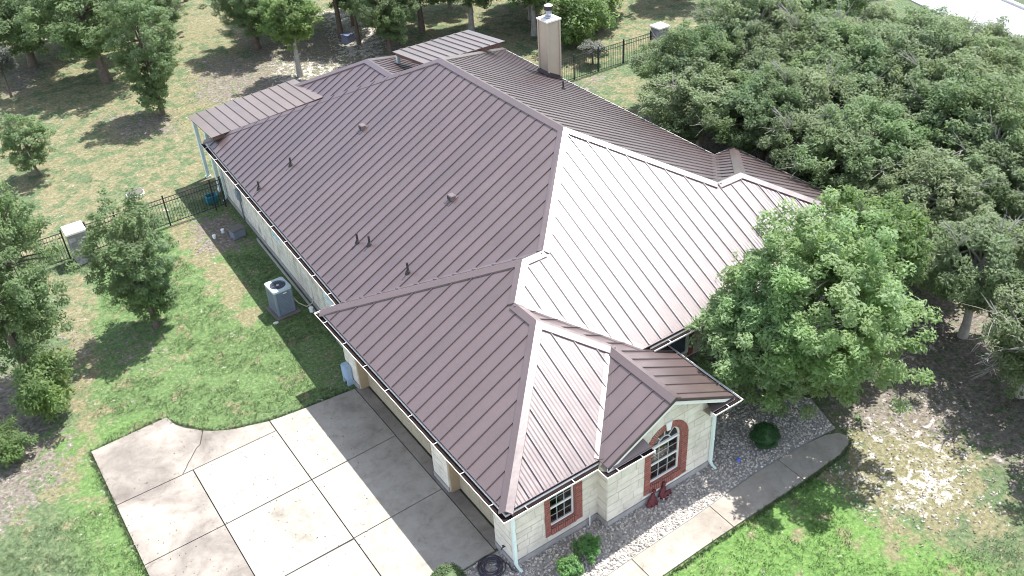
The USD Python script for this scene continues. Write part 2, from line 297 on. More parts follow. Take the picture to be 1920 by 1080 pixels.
def polys(g):
    if g.is_empty: return []
    if g.geom_type == 'Polygon': return [g]
    return [p for p in getattr(g, 'geoms', []) if p.geom_type == 'Polygon']
def wall_frame(m, o, d, n):
    # map extruded (s, z, depth) to the world: s along d, z up, depth outward along n
    M = np.eye(4); M[:3, 0] = [*d, 0]; M[:3, 1] = [0, 0, 1]; M[:3, 2] = [*n, 0]; M[:3, 3] = o
    m = m.copy(); m.apply_transform(M)
    if np.linalg.det(M[:3, :3]) < 0: m.invert()
    return m

# ------------------------------------------------------------------ house plan
He, p, d, L, W, yb, Y4, Xr, d2, Lr, gl, gy, gya = 2.38, .509, .683, 9.853, 7.046, .964, 22.976, 15.652, .943, 9.456, 2.654, -.351, -.192
d4 = 1.232; SP = .4064; e = .165
Xr2 = Xr+d2
tb = 1.02; ybe = yb+tb; Hb = He+p*tb                     # the bright front eave sits higher
xe = lambda y: d+(y-L)*(d4-d)/(Y4-L)
hm = (Xr-d)/2; xr_ = d+hm
P_ = (W/2, W/2); Q_ = (W/2, yb+W/2); hs = (L-yb)/2; S_ = (hs, (L+yb)/2); T_ = (hs+d, (L+yb)/2)
U_ = (xr_, yb+hm); V_ = (xr_, Y4-hm); hk = (Lr-yb)/2; K1 = (Xr-hk, (Lr+yb)/2); K2 = (Xr2-hk, (Lr+yb)/2)
hg = (W-gl)/2; R_ = (gl+hg, hg); AP = (gl+hg, gya)
zs = {
 'garage_left': lambda x, y: He+p*x,
 'near': lambda x, y: He+p*y,
 'gable_left': lambda x, y: He+p*(x-gl),
 'garage_right': lambda x, y: He+p*(W-x),
 'strip': lambda x, y: He+p*(L-y),
 'main_left': lambda x, y: He+p*(xr_-d)/(xr_-xe(y))*(x-xe(y)),
 'bright': lambda x, y: He+p*(y-yb),
 'right': lambda x, y: He+p*(Xr-x),
 'strip2': lambda x, y: He+p*(Lr-y),
 'right2': lambda x, y: He+p*(Xr2-x),
 'rear': lambda x, y: He+p*(Y4-y),
}
planes = [
 ('garage_left', [(e, e), P_, Q_, S_, (e, L-e)], 'y'),
 ('near', [(e, e), P_, R_, (gl+e, e)], 'x'),
 ('gable_left', [(gl+e, e), R_, AP, (gl+e, gya)], 'y'),
 ('garage_right', [P_, Q_, (W-tb-.25, ybe+.25), (W-e, ybe+.9), (W-e, gya), AP, R_], 'y'),
 ('strip', [(e, L-e), S_, T_, (d+e, L-e)], 'x'),
 ('main_left', [(d+e, L-e), T_, U_, V_, (d4+e, Y4-e)], 'y'),
 ('bright', [Q_, S_, T_, U_, K1, K2, (Xr2-tb-e, ybe+e), (W-tb-e, ybe+e)], 'x'),
 ('right', [U_, V_, (Xr-e, Y4-e), (Xr-e, Lr-e), K1], 'y'),
 ('strip2', [K1, K2, (Xr2-e, Lr-e), (Xr-e, Lr-e)], 'x'),
 ('right2', [K2, (Xr2-e, Lr-e), (Xr2-e, ybe+e), (Xr2-tb-e, ybe+e)], 'y'),
 ('rear', [V_, (d4+e, Y4-e), (Xr-e, Y4-e)], 'x'),
]
house = thing('house', 'sprawling one storey cream stone house under a brown standing seam metal roof', 'house')
PHASE = {'garage_left': 9.108, 'main_left': 9.108+.1}
def roof_panels(parent, zf, poly, axis, phase=0.0, m=None, rib=True, sp=SP, ribh=.036, ribw=.019):
    poly = sg.Polygon(poly).buffer(0); x0, y0, x1, y1 = poly.bounds
    lo, hi = (y0, y1) if axis == 'y' else (x0, x1)
    k0 = math.floor((lo-phase)/sp); m = m or ('roof_metal_x' if axis == 'y' else 'roof_metal_y')
    n = 0
    for k in range(k0, math.ceil((hi-phase)/sp)+1):
        a, b = phase+k*sp, phase+(k+1)*sp
        band = sg.box(x0-1, a, x1+1, b) if axis == 'y' else sg.box(a, y0-1, b, y1+1)
        ms = []; nrib = 0
        for g in polys(poly.intersection(band)):
            if g.area < .004: continue
            v, f = tri2(g.simplify(1e-4)); V = np.column_stack([v, [zf(*q) for q in v]]); nv = len(V)
            bd = np.array(g.exterior.coords)[:-1]
            t = trimesh.Trimesh(V, f, process=False)
            if t.face_normals[:, 2].mean() < 0: t.invert()
            ms.append(t)
            r = np.array(sg.polygon.orient(g).exterior.coords)      # folded edge of the sheet
            top_ = np.array([[*q, zf(*q)] for q in r]); bot = top_-[0, 0, .025]
            k2 = len(r); sk = [[i, k2+i, k2+i+1] for i in range(k2-1)]+[[i, k2+i+1, i+1] for i in range(k2-1)]
            ms.append(trimesh.Trimesh(np.vstack([top_, bot]), sk, process=False))
        if not ms: continue
        ln = sg.LineString([(x0-1, a), (x1+1, a)] if axis == 'y' else [(a, y0-1), (a, y1+1)]).intersection(poly.buffer(-.015))
        if rib:
            for s in (ln.geoms if hasattr(ln, 'geoms') else [ln]):
                if s.geom_type != 'LineString' or s.length < .05: continue
                c = np.array(s.coords); c = c[[0, -1]]
                dr = (c[1]-c[0])/np.linalg.norm(c[1]-c[0]); nn = np.array([-dr[1], dr[0]])*ribw/2
                c4 = [c[0]+nn, c[0]-nn, c[1]+nn, c[1]-nn]
                lo4 = np.array([[*q, zf(*q)-.004] for q in c4]); hi4 = np.array([[*q, zf(*q)+ribh] for q in c4])
                ms.append(trimesh.convex.convex_hull(np.vstack([lo4, hi4]))); nrib += 1
        me = cat_(ms); pr = part(parent, 'roof_panel', me, m); n += 1
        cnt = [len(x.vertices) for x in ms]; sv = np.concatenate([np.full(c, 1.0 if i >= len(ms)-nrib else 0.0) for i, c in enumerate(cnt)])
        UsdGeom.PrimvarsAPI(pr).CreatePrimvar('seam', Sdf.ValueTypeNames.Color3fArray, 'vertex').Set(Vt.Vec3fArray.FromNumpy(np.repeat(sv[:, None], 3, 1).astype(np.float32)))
    return n
roof = None
deck = []
for nm, poly, ax in planes:                                 # boarded deck under the metal, seen at the eaves
    pg = sg.Polygon(poly).buffer(-.02)
    if pg.is_empty: continue
    for g in polys(pg):
        v, f = tri2(g); V = np.column_stack([v, [zs[nm](*q)-.05 for q in v]]); deck.append(trimesh.Trimesh(V, f, process=False))
roof = part(house, 'roof', cat_(deck), 'roof_dark')
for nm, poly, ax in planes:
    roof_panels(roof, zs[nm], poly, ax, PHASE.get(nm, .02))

def z_at(names, q): return max(zs[n](*q) for n in names)
def cap_strip(name, a, b, na, nb, wid=.17, lift=.05, m='roof_trim', concave=False, ext=0.0):
    # folded cap (or valley sheet) along the line a-b between planes na and nb
    a, b = np.array(a, float), np.array(b, float); dr = (b-a)/np.linalg.norm(b-a); nn = np.array([-dr[1], dr[0]])
    a = a-dr*ext; b = b+dr*ext
    # which side belongs to na
    mid = (a+b)/2; sgn = 1 if abs(zs[na](*(mid+nn*.3))-z_real(mid+nn*.3)) <= abs(zs[nb](*(mid+nn*.3))-z_real(mid+nn*.3)) else -1
    rows = []
    for q in (a, b):
        zc = min(zs[na](*q), zs[nb](*q)) if not concave else max(zs[na](*q), zs[nb](*q))
        l, r = q+nn*sgn*wid, q-nn*sgn*wid
        rows.append([(*l, zs[na](*l)+lift), (*q, zc+lift+.008), (*r, zs[nb](*r)+lift)])
    t = np.array(rows).reshape(-1, 3); bt = t.copy(); bt[:, 2] -= lift+.01
    bt[[1, 4], 2] = t[[1, 4], 2]-.03
    V = np.vstack([t, bt]); F = [[0, 1, 4], [0, 4, 3], [1, 2, 5], [1, 5, 4], [0, 3, 9], [0, 9, 6], [2, 8, 11], [2, 11, 5], [0, 6, 7], [0, 7, 1], [1, 7, 8], [1, 8, 2], [3, 4, 10], [3, 10, 9], [4, 5, 11], [4, 11, 10]]
    me = trimesh.Trimesh(V, np.array(F), process=False)
    if me.face_normals[:4, 2].mean() < 0: me.invert()
    part(roof, name, me, m)
def z_real(q):
    pt = sg.Point(*q); best = None
    for nm, poly, ax in planes:
        if sg.Polygon(poly).buffer(.05).contains(pt): best = max(best or -9, zs[nm](*q)) if nm not in ('gable_left',) else zs[nm](*q)
    return best if best is not None else 0
for nm, a, b, na, nb in [
    ('hip_cap', (e, e), P_, 'garage_left', 'near'), ('ridge_cap', P_, Q_, 'garage_left', 'garage_right'), ('hip_cap', Q_, S_, 'garage_left', 'bright'),
    ('hip_cap', S_, (e, L-e), 'garage_left', 'strip'), ('ridge_cap', S_, T_, 'strip', 'bright'), ('hip_cap', T_, U_, 'main_left', 'bright'),
    ('ridge_cap', U_, V_, 'main_left', 'right'), ('hip_cap', V_, (d4+e, Y4-e), 'main_left', 'rear'), ('hip_cap', V_, (Xr-e, Y4-e), 'right', 'rear'),
    ('hip_cap', U_, K1, 'right', 'bright'), ('ridge_cap', K1, K2, 'strip2', 'bright'), ('hip_cap', K2, (Xr2-tb-e, ybe+e), 'right2', 'bright'),
    ('hip_cap', K2, (Xr2-e, Lr-e), 'right2', 'strip2'), ('hip_cap', P_, R_, 'near', 'garage_right'), ('ridge_cap', R_, AP, 'gable_left', 'garage_right')]:
    cap_strip(nm, a, b, na, nb)
for a, b, na, nb in [((d+e, L-e), T_, 'main_left', 'strip'), (Q_, (W-tb-e, ybe+e), 'bright', 'garage_right'), ((gl+e, e), R_, 'near', 'gable_left'), ((Xr-e, Lr-e), K1, 'right', 'strip2')]:
    cap_strip('valley_flashing', a, b, na, nb, .12, .012, concave=True)

# ------------------------------------------------------------------ gutters, fascia and soffits
GP = [(.03, -.085), (.16, -.085), (.16, -.03), (.150, -.03), (.150, -.075), (.04, -.075), (.014, -.02), (.014, .0), (0, .0), (0, -.02)]
def gutter(p0, p1, n, m0=0.0, m1=0.0, z=He, soff=.40, hang=1.15):
    p0, p1 = (*p0, z), (*p1, z)
    g = part(house, 'gutter', prism(GP, p0, p1, n, m0, m1), 'white_trim')
    part(g, 'gutter_liner', prism(rect(.0145, .1495, -.050, -.043), p0, p1, n, m0, m1), 'gutter_brown_shade')
    part(house, 'fascia', prism(rect(.161, .185, -.2, -.012), p0, p1, n, m0, m1), 'white_trim')
    if soff: part(house, 'soffit', prism(rect(.186, .186+soff, -.19, -.17), p0, p1, n, m0, m1), 'soffit_tan')
    a, b = np.array(p0), np.array(p1); ln = np.linalg.norm(b-a); dr = (b-a)/ln; k = int(ln/hang)
    n3 = np.array([*n, 0])
    for i in range(1, k+1):
        c = a+dr*(ln*(i-.5)/k)
        q = [c+n3*u+dr*s+np.array([0, 0, zz]) for u in (.0, .135) for s in (-.008, .008) for zz in (-.010, .004)]
        part(g, 'hanger', trimesh.convex.convex_hull(np.array(q)), 'white_trim')
gutter((0, L), (0, 0), (1, 0), 1, -1)
gutter((0, 0), (gl, 0), (0, 1), 1, 1)
gutter((gl, 0), (gl, gy), (1, 0), 1, -1, soff=.0, hang=2)
gutter((gl, gy), (4.12, gy), (0, 1), 1, 0, soff=.30, hang=.6)
gutter((6.10, gy), (W, gy), (0, 1), 0, -1, soff=.30, hang=.9)
gutter((W, gy), (W, ybe+.8), (-1, 0), 1, 0)
gutter((d, L), (0, L), (0, -1), -1, -1, soff=.3, hang=1.5)
gutter((d4, Y4), (d, L), (1, 0), 1, 1)
gutter((W-tb+.12, ybe), (Xr2-tb, ybe), (0, 1), 0, -1, z=Hb)
gutter((Xr, Y4), (Xr, Lr), (-1, 0), -1, -1, hang=6)
gutter((Xr, Lr), (Xr2, Lr), (0, -1), 1, -1, hang=1.2)
gutter((Xr2, Lr), (Xr2, ybe), (-1, 0), 1, 0, hang=4)
# closed ends and small roofs of the gable's eave returns
part(house, 'gutter_end', box(4.12, 4.135, gy, gy+.13, He-.11, He), 'white_trim')
part(house, 'gutter_end', box(6.085, 6.10, gy, gy+.13, He-.11, He), 'white_trim')
def slab3(pts, th=.03):
    v = np.array(pts, float); return trimesh.convex.convex_hull(np.vstack([v, v-[0, 0, th]]))
part(house, 'eave_return_roof', slab3([(gl+.3, gy+.14, He+.02), (4.12, gy+.14, He+.02), (4.05, .10, He+.17), (gl+.5, .10, He+.17)]), 'roof_trim')
part(house, 'eave_return_roof', slab3([(6.1, gy+.14, He+.02), (W-.14, gy+.14, He+.02), (W-.3, .10, He+.17), (6.15, .10, He+.17)]), 'roof_dark')
for s in (-1, 1):                                            # gable rake boards
    xa, xb = AP[0], (gl+e if s < 0 else W-e)
    za, zb = He+p*hg, He+p*e
    q = [(x, y, z+dz) for x, z in ((xa, za), (xb, zb)) for y in (gya+.02, gya+.05) for dz in (-.20, -.035)]
    part(house, 'rake_board', trimesh.convex.convex_hull(np.array(q)), 'white_trim')
    q = [(x, y, z+dz) for x, z in ((xa, za), (xb, zb)) for y in (gya-.005, gya+.02) for dz in (-.075, .012)]
    part(house, 'rake_trim', trimesh.convex.convex_hull(np.array(q)), 'roof_dark')
    q = [(x, y, z+dz) for x, z in ((xa, za), (xb, zb)) for y in (gya+.05, .12) for dz in (-.20, -.185)]
    part(house, 'rake_soffit', trimesh.convex.convex_hull(np.array(q)), 'soffit_tan')

# ------------------------------------------------------------------ walls with separate stone blocks
def ashlar(rg, poly, row=(.19, .24, .30), length=(.32, .75), gap=.012):
    x0, y0, x1, y1 = poly.bounds; z = y0; out = []
    while z < y1-.02:
        h = rg.choice(row); h = min(h, y1-z)
        if y1-z-h < .1: h = y1-z
        s = x0-rg.uniform(0, .4)
        while s < x1:
            w = rg.uniform(*length)
            for g in polys(sg.box(s+gap/2, z+gap/2, s+w-gap/2, z+h-gap/2).intersection(poly)):
                if g.area > .004: out.append(g)
            s += w
        z += h
    return out
RS = random.Random(5)
def stone_wall(o, dirn, n, outline, openings, m='limestone', separate=True, thick=.22, name='wall', **kw):
    full = sg.Polygon(outline)
    hole = unary_union(openings) if openings else sg.Polygon()
    body = full.difference(hole)
    w = part(house, name, wall_frame(cat_([extrude(g, -thick, 0) for g in polys(body)]), o, dirn, n), 'mortar')
    blocks = ashlar(RS, body.intersection(sg.box(-99, .2, 99, 99)), **kw)
    joined = []
    for g in blocks:
        bm = wall_frame(extrude(g, .001, RS.uniform(.008, .015)), o, dirn, n)
        if separate: part(w, 'stone', bm, m)
        else: joined.append(bm)
    if joined: part(w, 'stone_courses', cat_(joined), m, kind='stuff')
    [part(house, 'foundation', wall_frame(extrude(g, .0, .035), o, dirn, n), 'foundation_gray') for g in polys(body.intersection(sg.box(-99, 0, 99, .195)))]
    return w
TOPW = He-.19
SMALL = sg.box(1.43, .40, 2.55, 1.84)
stone_wall((0, .5, 0), (1, 0), (0, -1), [(.5, 0), (3.04, 0), (3.04, TOPW), (.5, TOPW)], [SMALL])
cx_, rOut, rIn, zsp, zsill = 4.93, .71, .52, 1.75, .34
ARCH = sg.box(cx_-rOut, zsill, cx_+rOut, zsp).union(sg.Point(cx_, zsp).buffer(rOut, 24))
zg = lambda x: He+p*min(x-gl, W-x)-.10
stone_wall((0, .12, 0), (1, 0), (0, -1), [(3.04, 0), (6.55, 0), (6.55, zg(6.55)), (AP[0], zg(AP[0])), (3.04, zg(3.04))], [ARCH])
stone_wall((3.04, 0, 0), (0, 1), (-1, 0), [(.12, 0), (.5, 0), (.5, TOPW), (.12, TOPW)], [])
DOOR1, DOOR2 = sg.box(4.24, 0, 8.6, 2.02), sg.box(1.3, 0, 3.46, 2.02)
stone_wall((.5, 0, 0), (0, 1), (-1, 0), [(.5, 0), (9.35, 0), (9.35, TOPW), (.5, TOPW)], [DOOR1, DOOR2])
ya, yb_ = 9.35, 22.45; xa, xb = xe(ya)+.42, xe(yb_)+.42
ll = math.hypot(xb-xa, yb_-ya); du = ((xb-xa)/ll, (yb_-ya)/ll)
WIN_A, WIN_B = (2.0, 2.9), (6.6, 7.6)
stone_wall((xa, ya, 0), du, (-du[1], du[0]), [(0, 0), (ll, 0), (ll, TOPW), (0, TOPW)], [sg.box(WIN_A[0], 1.0, WIN_A[1], 2.0), sg.box(WIN_B[0], 1.0, WIN_B[1], 2.0)], m='limestone_wall_old', separate=False, row=(.2, .25, .3), length=(.35, .8))
# remaining plain walls (front entry, right side, rear)
def plain_wall(x0, y0, x1, y1, h=TOPW, m='siding_tan', th=.2):
    a, b = np.array([x0, y0, 0.]), np.array([x1, y1, 0.]); dr = (b-a)/np.linalg.norm(b-a)
    part(house, 'wall', prism(rect(0, th, 0, h), a, b, (-dr[1], dr[0])), m)
part(house, 'wall', box(6.33, 6.55, .34, 3.2, 0, TOPW), 'mortar')
stone_wall((6.55, 0, 0), (0, 1), (1, 0), [(.12, 0), (3.2, 0), (3.2, TOPW), (.12, TOPW)], [], separate=False, thick=.01)
plain_wall(6.55, 3.65, 10.1, 3.65, Hb+.3, 'entry_stucco'); plain_wall(10.1, 3.65, 10.1, 5.2, Hb+.3, 'entry_stucco'); plain_wall(10.1, 5.2, 12.0, 5.2, Hb+.3, 'entry_stucco')
plain_wall(12.0, ybe+.55, 15.9, ybe+.55, Hb-.19, 'mortar'); plain_wall(12.0, 5.2, 12.0, ybe+.75, Hb-.19, 'mortar')
plain_wall(16.05, ybe+.55, 16.05, Lr-.5, He-.19, 'mortar'); plain_wall(Xr-.55, Lr-.5, Xr-.55, Y4-.5, He-.19, 'mortar')
plain_wall(Xr-.55, Y4-.5, 1.9, Y4-.5, He-.19, 'mortar')
part(house, 'porch_floor', box(6.75, 12.0, 1.9, 5.2, .0, .10), 'foundation_gray')
part(house, 'porch_column', cat_([box(9.36, 9.68, 2.22, 2.54, .10, Hb-.17), box(9.32, 9.72, 2.18, 2.58, .10, .55)]), 'entry_stucco')
# brick trim and white jamb of the entry window under the raised eave
part(house, 'brick_trim', cat_([box(9.03, 9.23, 3.612, 3.648, .2+k*.075, .262+k*.075) for k in range(32)]), 'brick_red', kind='stuff')
w = part(house, 'entry_window', cat_([box(8.90, 9.02, 3.60, 3.648, .35, 2.5), box(7.92, 8.02, 3.60, 3.648, .35, 2.5), box(8.02, 8.90, 3.60, 3.648, .35, .45), box(8.02, 8.90, 3.60, 3.648, 1.4, 1.45)]), 'white_trim')
for z0, z1 in ((.45, 1.4), (1.45, 2.5)): part(w, 'pane', box(8.03, 8.89, 3.62, 3.645, z0+.01, z1-.01), 'room_dark')

# ------------------------------------------------------------------ brick window surrounds
def brick(s0, s1, z0, z1, d0=.0, d1=.035): return extrude(sg.box(s0, z0, s1, z1), d0, d1+RS.uniform(-.004, .004))
def put(ms, y): return wall_frame(cat_(ms), (0, y, 0), (1, 0), (0, -1))
def jamb_bricks(s0, s1, z0, z1):
    out = []; h = .068; k = int((z1-z0)/h); h = (z1-z0)/k
    for i in range(k): out.append(brick(s0, s1, z0+i*h+.008, z0+(i+1)*h-.008))
    return out
def sill_bricks(s0, s1, z0, z1):
    k = int((s1-s0)/.068); w_ = (s1-s0)/k
    return [brick(s0+i*w_+.008, s0+(i+1)*w_-.008, z0, z1, .0, .05) for i in range(k)]
def reveal(s0, s1, z0, z1, yw, dep=.16):
    return [extrude(sg.box(s0, z0, s0+.02, z1), -dep, 0), extrude(sg.box(s1-.02, z0, s1, z1), -dep, 0), extrude(sg.box(s0+.02, z0, s1-.02, z0+.02), -dep, 0)]
def window(y, s0, s1, z0, z1, cols, rows, rail, name='window', arch=None):
    # frame in the reveal 0.1 behind the wall face, panes each their own piece
    dep = -.12; fr = .036
    fm = [extrude(sg.box(s0, z0, s0+fr, z1), dep, dep+.06), extrude(sg.box(s1-fr, z0, s1, z1), dep, dep+.06), extrude(sg.box(s0+fr, z0, s1-fr, z0+fr), dep, dep+.065), extrude(sg.box(s0+fr, rail-.025, s1-fr, rail+.025), dep, dep+.055)]
    if arch is None: fm.append(extrude(sg.box(s0+fr, z1-fr, s1-fr, z1), dep, dep+.06))
    else:
        fm.append(extrude(sg.box(s0+fr, z1-.035, s1-fr, z1+.035), dep, dep+.07))
        c, r = arch; ring = sg.Point(c, z1).buffer(r, 24).difference(sg.Point(c, z1).buffer(r-.05, 24)).intersection(sg.box(s0, z1+.035, s1, z1+2))
        fm += [extrude(g, dep, dep+.06) for g in polys(ring)]
    f = part(house, name, put(fm, y), 'white_trim')
    iw, top_ = (s1-s0-2*fr), (z1-fr if arch is None else z1-.035)
    cells = []
    for lo, hi, nr in ((z0+fr, rail-.025, rows[0]), (rail+.025, top_, rows[1])):
        for i in range(cols):
            for j in range(nr):
                a, b = s0+fr+iw*i/cols, s0+fr+iw*(i+1)/cols; zz0, zz1 = lo+(hi-lo)*j/nr, lo+(hi-lo)*(j+1)/nr
                cells.append((a, b, zz0, zz1))
        for i in range(1, cols): part(f, 'muntin', put([extrude(sg.box(s0+fr+iw*i/cols-.006, lo, s0+fr+iw*i/cols+.006, hi), dep+.018, dep+.034)], y), 'muntin_white')
        for j in range(1, nr): part(f, 'muntin', put([extrude(sg.box(s0+fr, lo+(hi-lo)*j/nr-.0055, s1-fr, lo+(hi-lo)*j/nr+.0055), dep+.019, dep+.032)], y), 'muntin_white')
    for a, b, zz0, zz1 in cells: part(f, 'pane', put([extrude(sg.box(a+.006, zz0+.006, b-.006, zz1-.006), dep+.02, dep+.026)], y), 'pane_glass')
    if arch is not None:
        c, r = arch; ri = r-.05; inner = .2
        half = sg.Point(c, z1).buffer(ri, 24).intersection(sg.box(s0, z1+.036, s1, z1+2))
        core = sg.Point(c, z1).buffer(inner, 20).intersection(half)
        ring = sg.Point(c, z1).buffer(inner+.014, 20).difference(sg.Point(c, z1).buffer(inner-.014, 20)).intersection(half)
        part(f, 'muntin', put([extrude(g, dep+.012, dep+.05) for g in polys(ring)], y), 'muntin_white')
        rays = [sg.LineString([(c+inner*math.cos(t), z1+inner*math.sin(t)), (c+ri*math.cos(t), z1+ri*math.sin(t))]).buffer(.011, cap_style=2) for t in (PI*.27, PI*.5, PI*.73)]
        for ry in rays: part(f, 'muntin', put([extrude(ry, dep+.014, dep+.046)], y), 'muntin_white')
        part(f, 'pane', put([extrude(g, dep+.02, dep+.026) for g in polys(core)], y), 'pane_glass')
        rest = half.difference(core.buffer(.006)).difference(unary_union(rays))
        for g in polys(rest): part(f, 'pane', put([extrude(g.buffer(-.004), dep+.02, dep+.026)], y), 'pane_glass')
    # dark room and pale blind behind the glass
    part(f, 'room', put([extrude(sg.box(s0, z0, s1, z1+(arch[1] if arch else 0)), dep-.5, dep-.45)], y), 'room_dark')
    return f
bt = jamb_bricks(1.43, 1.585, .40, 1.84)+jamb_bricks(2.36, 2.55, .40, 1.84)+sill_bricks(1.59, 2.355, .40, .60)+sill_bricks(1.59, 2.355, 1.74, 1.84)
part(house, 'brick_surround', put(bt, .5), 'brick_red', kind='stuff')
part(house, 'mortar_bed', put([extrude(SMALL.difference(sg.box(1.585, .6, 2.36, 1.74)), -.06, .016)], .5), 'mortar')
part(house, 'brick_reveal', put(reveal(1.585, 2.36, .6, 1.74, .5), .5), 'brick_red')
window(.5, 1.605, 2.34, .62, 1.74, 3, (2, 2), 1.2)
bt = jamb_bricks(cx_-rOut, cx_-rIn, zsill, zsp)+jamb_bricks(cx_+rIn, cx_+rOut, zsill, zsp)+sill_bricks(cx_-rIn, cx_+rIn, zsill, zsill+.22)
k = 34
for i in range(k):
    t0, t1 = PI*i/k+.011, PI*(i+1)/k-.011
    if abs((t0+t1)/2-PI/2) < .12: continue
    g = sg.Polygon([(cx_+r*math.cos(t), zsp+r*math.sin(t)) for r, t in ((rIn, t0), (rOut, t0), (rOut, t1), (rIn, t1))])
    bt.append(extrude(g, 0, .035+RS.uniform(-.004, .006)))
part(house, 'brick_surround', put(bt, .12), 'brick_red', kind='stuff')
ARCH_IN = sg.box(cx_-rIn, zsill+.22, cx_+rIn, zsp).union(sg.Point(cx_, zsp).buffer(rIn, 24))
part(house, 'mortar_bed', put([extrude(g, -.06, .016) for g in polys(ARCH.difference(ARCH_IN))], .12), 'mortar')
ks = sg.Polygon([(cx_-.055, zsp+rIn-.02), (cx_+.055, zsp+rIn-.02), (cx_+.10, zsp+rOut+.06), (cx_-.10, zsp+rOut+.06)])
part(house, 'keystone', put([extrude(ks, 0, .07)], .12), 'white_trim')
ring = sg.Point(cx_, zsp).buffer(rIn, 24).difference(sg.Point(cx_, zsp).buffer(rIn-.02, 24)).intersection(sg.box(0, zsp, 9, 9))
part(house, 'brick_reveal', put(reveal(cx_-rIn, cx_+rIn, zsill+.22, zsp, .12)+[extrude(g, -.16, 0) for g in polys(ring)], .12), 'brick_red')
window(.12, cx_-rIn+.022, cx_+rIn-.022, zsill+.24, zsp, 3, (2, 2), 1.17, name='arched_window', arch=(cx_, rIn-.022))
# horizontal pale ledge under the sills
part(house, 'sill_ledge', box(4.15, 5.71, .075, .119, .285, .335), 'limestone_cap')
part(house, 'wall_vent', cat_([box(.78, 1.06, .475, .499, 1.78, 1.93)]+[box(.80, 1.04, .468, .475, 1.795+i*.03, 1.808+i*.03) for i in range(4)]), 'foundation_gray')
# windows high on the long left wall
for s0, s1 in (WIN_A, WIN_B):
    fm = [extrude(sg.box(s0, 1.0, s0+.06, 2.0), -.1, -.02), extrude(sg.box(s1-.06, 1.0, s1, 2.0), -.1, -.02), extrude(sg.box(s0+.06, 1.0, s1-.06, 1.06), -.1, -.01), extrude(sg.box(s0+.06, 1.5, s1-.06, 1.55), -.1, -.03)]
    f = part(house, 'window', wall_frame(cat_(fm), (xa, ya, 0), du, (-du[1], du[0])), 'mint_white')
    for z0, z1 in ((1.06, 1.5), (1.55, 2.0)):
        part(f, 'pane', wall_frame(extrude(sg.box(s0+.06, z0, s1-.06, z1), -.075, -.07), (xa, ya, 0), du, (-du[1], du[0])), 'pane_glass')
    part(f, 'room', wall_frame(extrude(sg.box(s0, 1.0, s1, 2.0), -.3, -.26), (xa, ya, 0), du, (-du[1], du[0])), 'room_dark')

# ------------------------------------------------------------------ garage doors
for y0, y1, lab in ((4.24, 8.6, 'wide double garage door'), (1.3, 3.46, 'single garage door by the corner')):
    dm = part(house, 'garage_door', box(.80, .84, y0, y1, .02, 2.02), 'door_tan', label=lab)
    n = 4
    for i in range(n):
        z0 = .03+i*.5; part(dm, 'door_section', cbox(.02, y1-y0-.10, .485, (.792, (y0+y1)/2, z0+.245), .006), 'door_tan')
        c = 8 if y1-y0 > 3 else 4
        for j in range(c):
            w_ = (y1-y0-.2)/c; part(dm, 'raised_panel', cbox(.014, w_-.12, .33, (.779, y0+.1+w_*(j+.5), z0+.245), .005), 'door_tan')
    part(house, 'door_jamb', cat_([box(.52, .82, y0, y0+.05, .02, 2.02), box(.52, .82, y1-.05, y1, .02, 2.02), box(.52, .82, y0+.05, y1-.05, 1.98, 2.02)]), 'jamb_tan')
    part(house, 'bottom_seal', box(.775, .80, y0+.06, y1-.06, .0, .028), 'vent_black')

# ------------------------------------------------------------------ downspouts
def downspout(x, y, dx, dy, z0=.06, z1=He-.1, kick=.16):
    w_ = .075
    pts = [(x, y, z1), (x, y, z1-.12), (x, y, z0+.14), (x+dx*.05, y+dy*.05, z0+.06), (x+dx*kick, y+dy*kick, z0)]
    m = []
    for a, b in zip(pts[:-1], pts[1:]):
        q = [np.array(c)+[sx*w_/2, sy*w_/2, 0] for c in (a, b) for sx in (-1, 1) for sy in (-1, 1)]
        m.append(trimesh.convex.convex_hull(np.array(q)))
    m.append(box(x-w_/2-.01, x+w_/2+.01, y-w_/2-.01, y+w_/2+.01, 1.0, 1.03))
    part(house, 'downspout', cat_(m), 'mint_white')
downspout(.50, .44, .25, -1, z0=.04); downspout(6.50, .055, .2, -1, z0=.05)
downspout(xe(22.3)+.35, 22.3, -1, -.2, z0=.03)

# ------------------------------------------------------------------ chimney, vents, wing, patio covers
cx0, cx1, cy0, cy1 = 14.50, 15.10, 17.90, 18.52; ccx, ccy = (cx0+cx1)/2, (cy0+cy1)/2
ch = part(house, 'chimney', box(cx0, cx1, cy0, cy1, 2.2, 5.24), 'siding_tan')
for x, y in ((cx0, cy0), (cx1, cy0), (cx0, cy1)):
    part(ch, 'corner_board', box(x-.035, x+.035, y-.035, y+.035, 2.2, 5.235), 'siding_tan')
part(ch, 'cap', cat_([box(cx0-.06, cx1+.06, cy0-.06, cy1+.06, 5.24, 5.30), box(cx0, cx1, cy0, cy1, 5.30, 5.33)]), 'limestone_cap')
part(ch, 'flue', cat_([cyl(ccx, ccy, 5.33, 5.40, .2, 20, .15), cyl(ccx, ccy, 5.40, 5.66, .115, 20)]), 'galvanized', smooth=True)
part(ch, 'flue_cap', cyl(ccx, ccy, 5.64, 5.80, .18, 24), 'vent_black')
part(ch, 'flue_lid', cyl(ccx, ccy, 5.80, 5.825, .172, 24, .15), 'limestone_cap')
zr = lambda x: He+p*(Xr-x)
part(ch, 'flashing', trimesh.convex.convex_hull(np.array([(x, y, zr(x)+o) for x in (cx0-.12, cx1+.07) for y in (cy0-.08, cy1+.08) for o in (.02, .05)]+[(x, y, zr(x)+.2) for x in (cx0-.02, cx1+.02) for y in (cy0-.02, cy1+.02)])), 'roof_dark')
ml = zs['main_left']
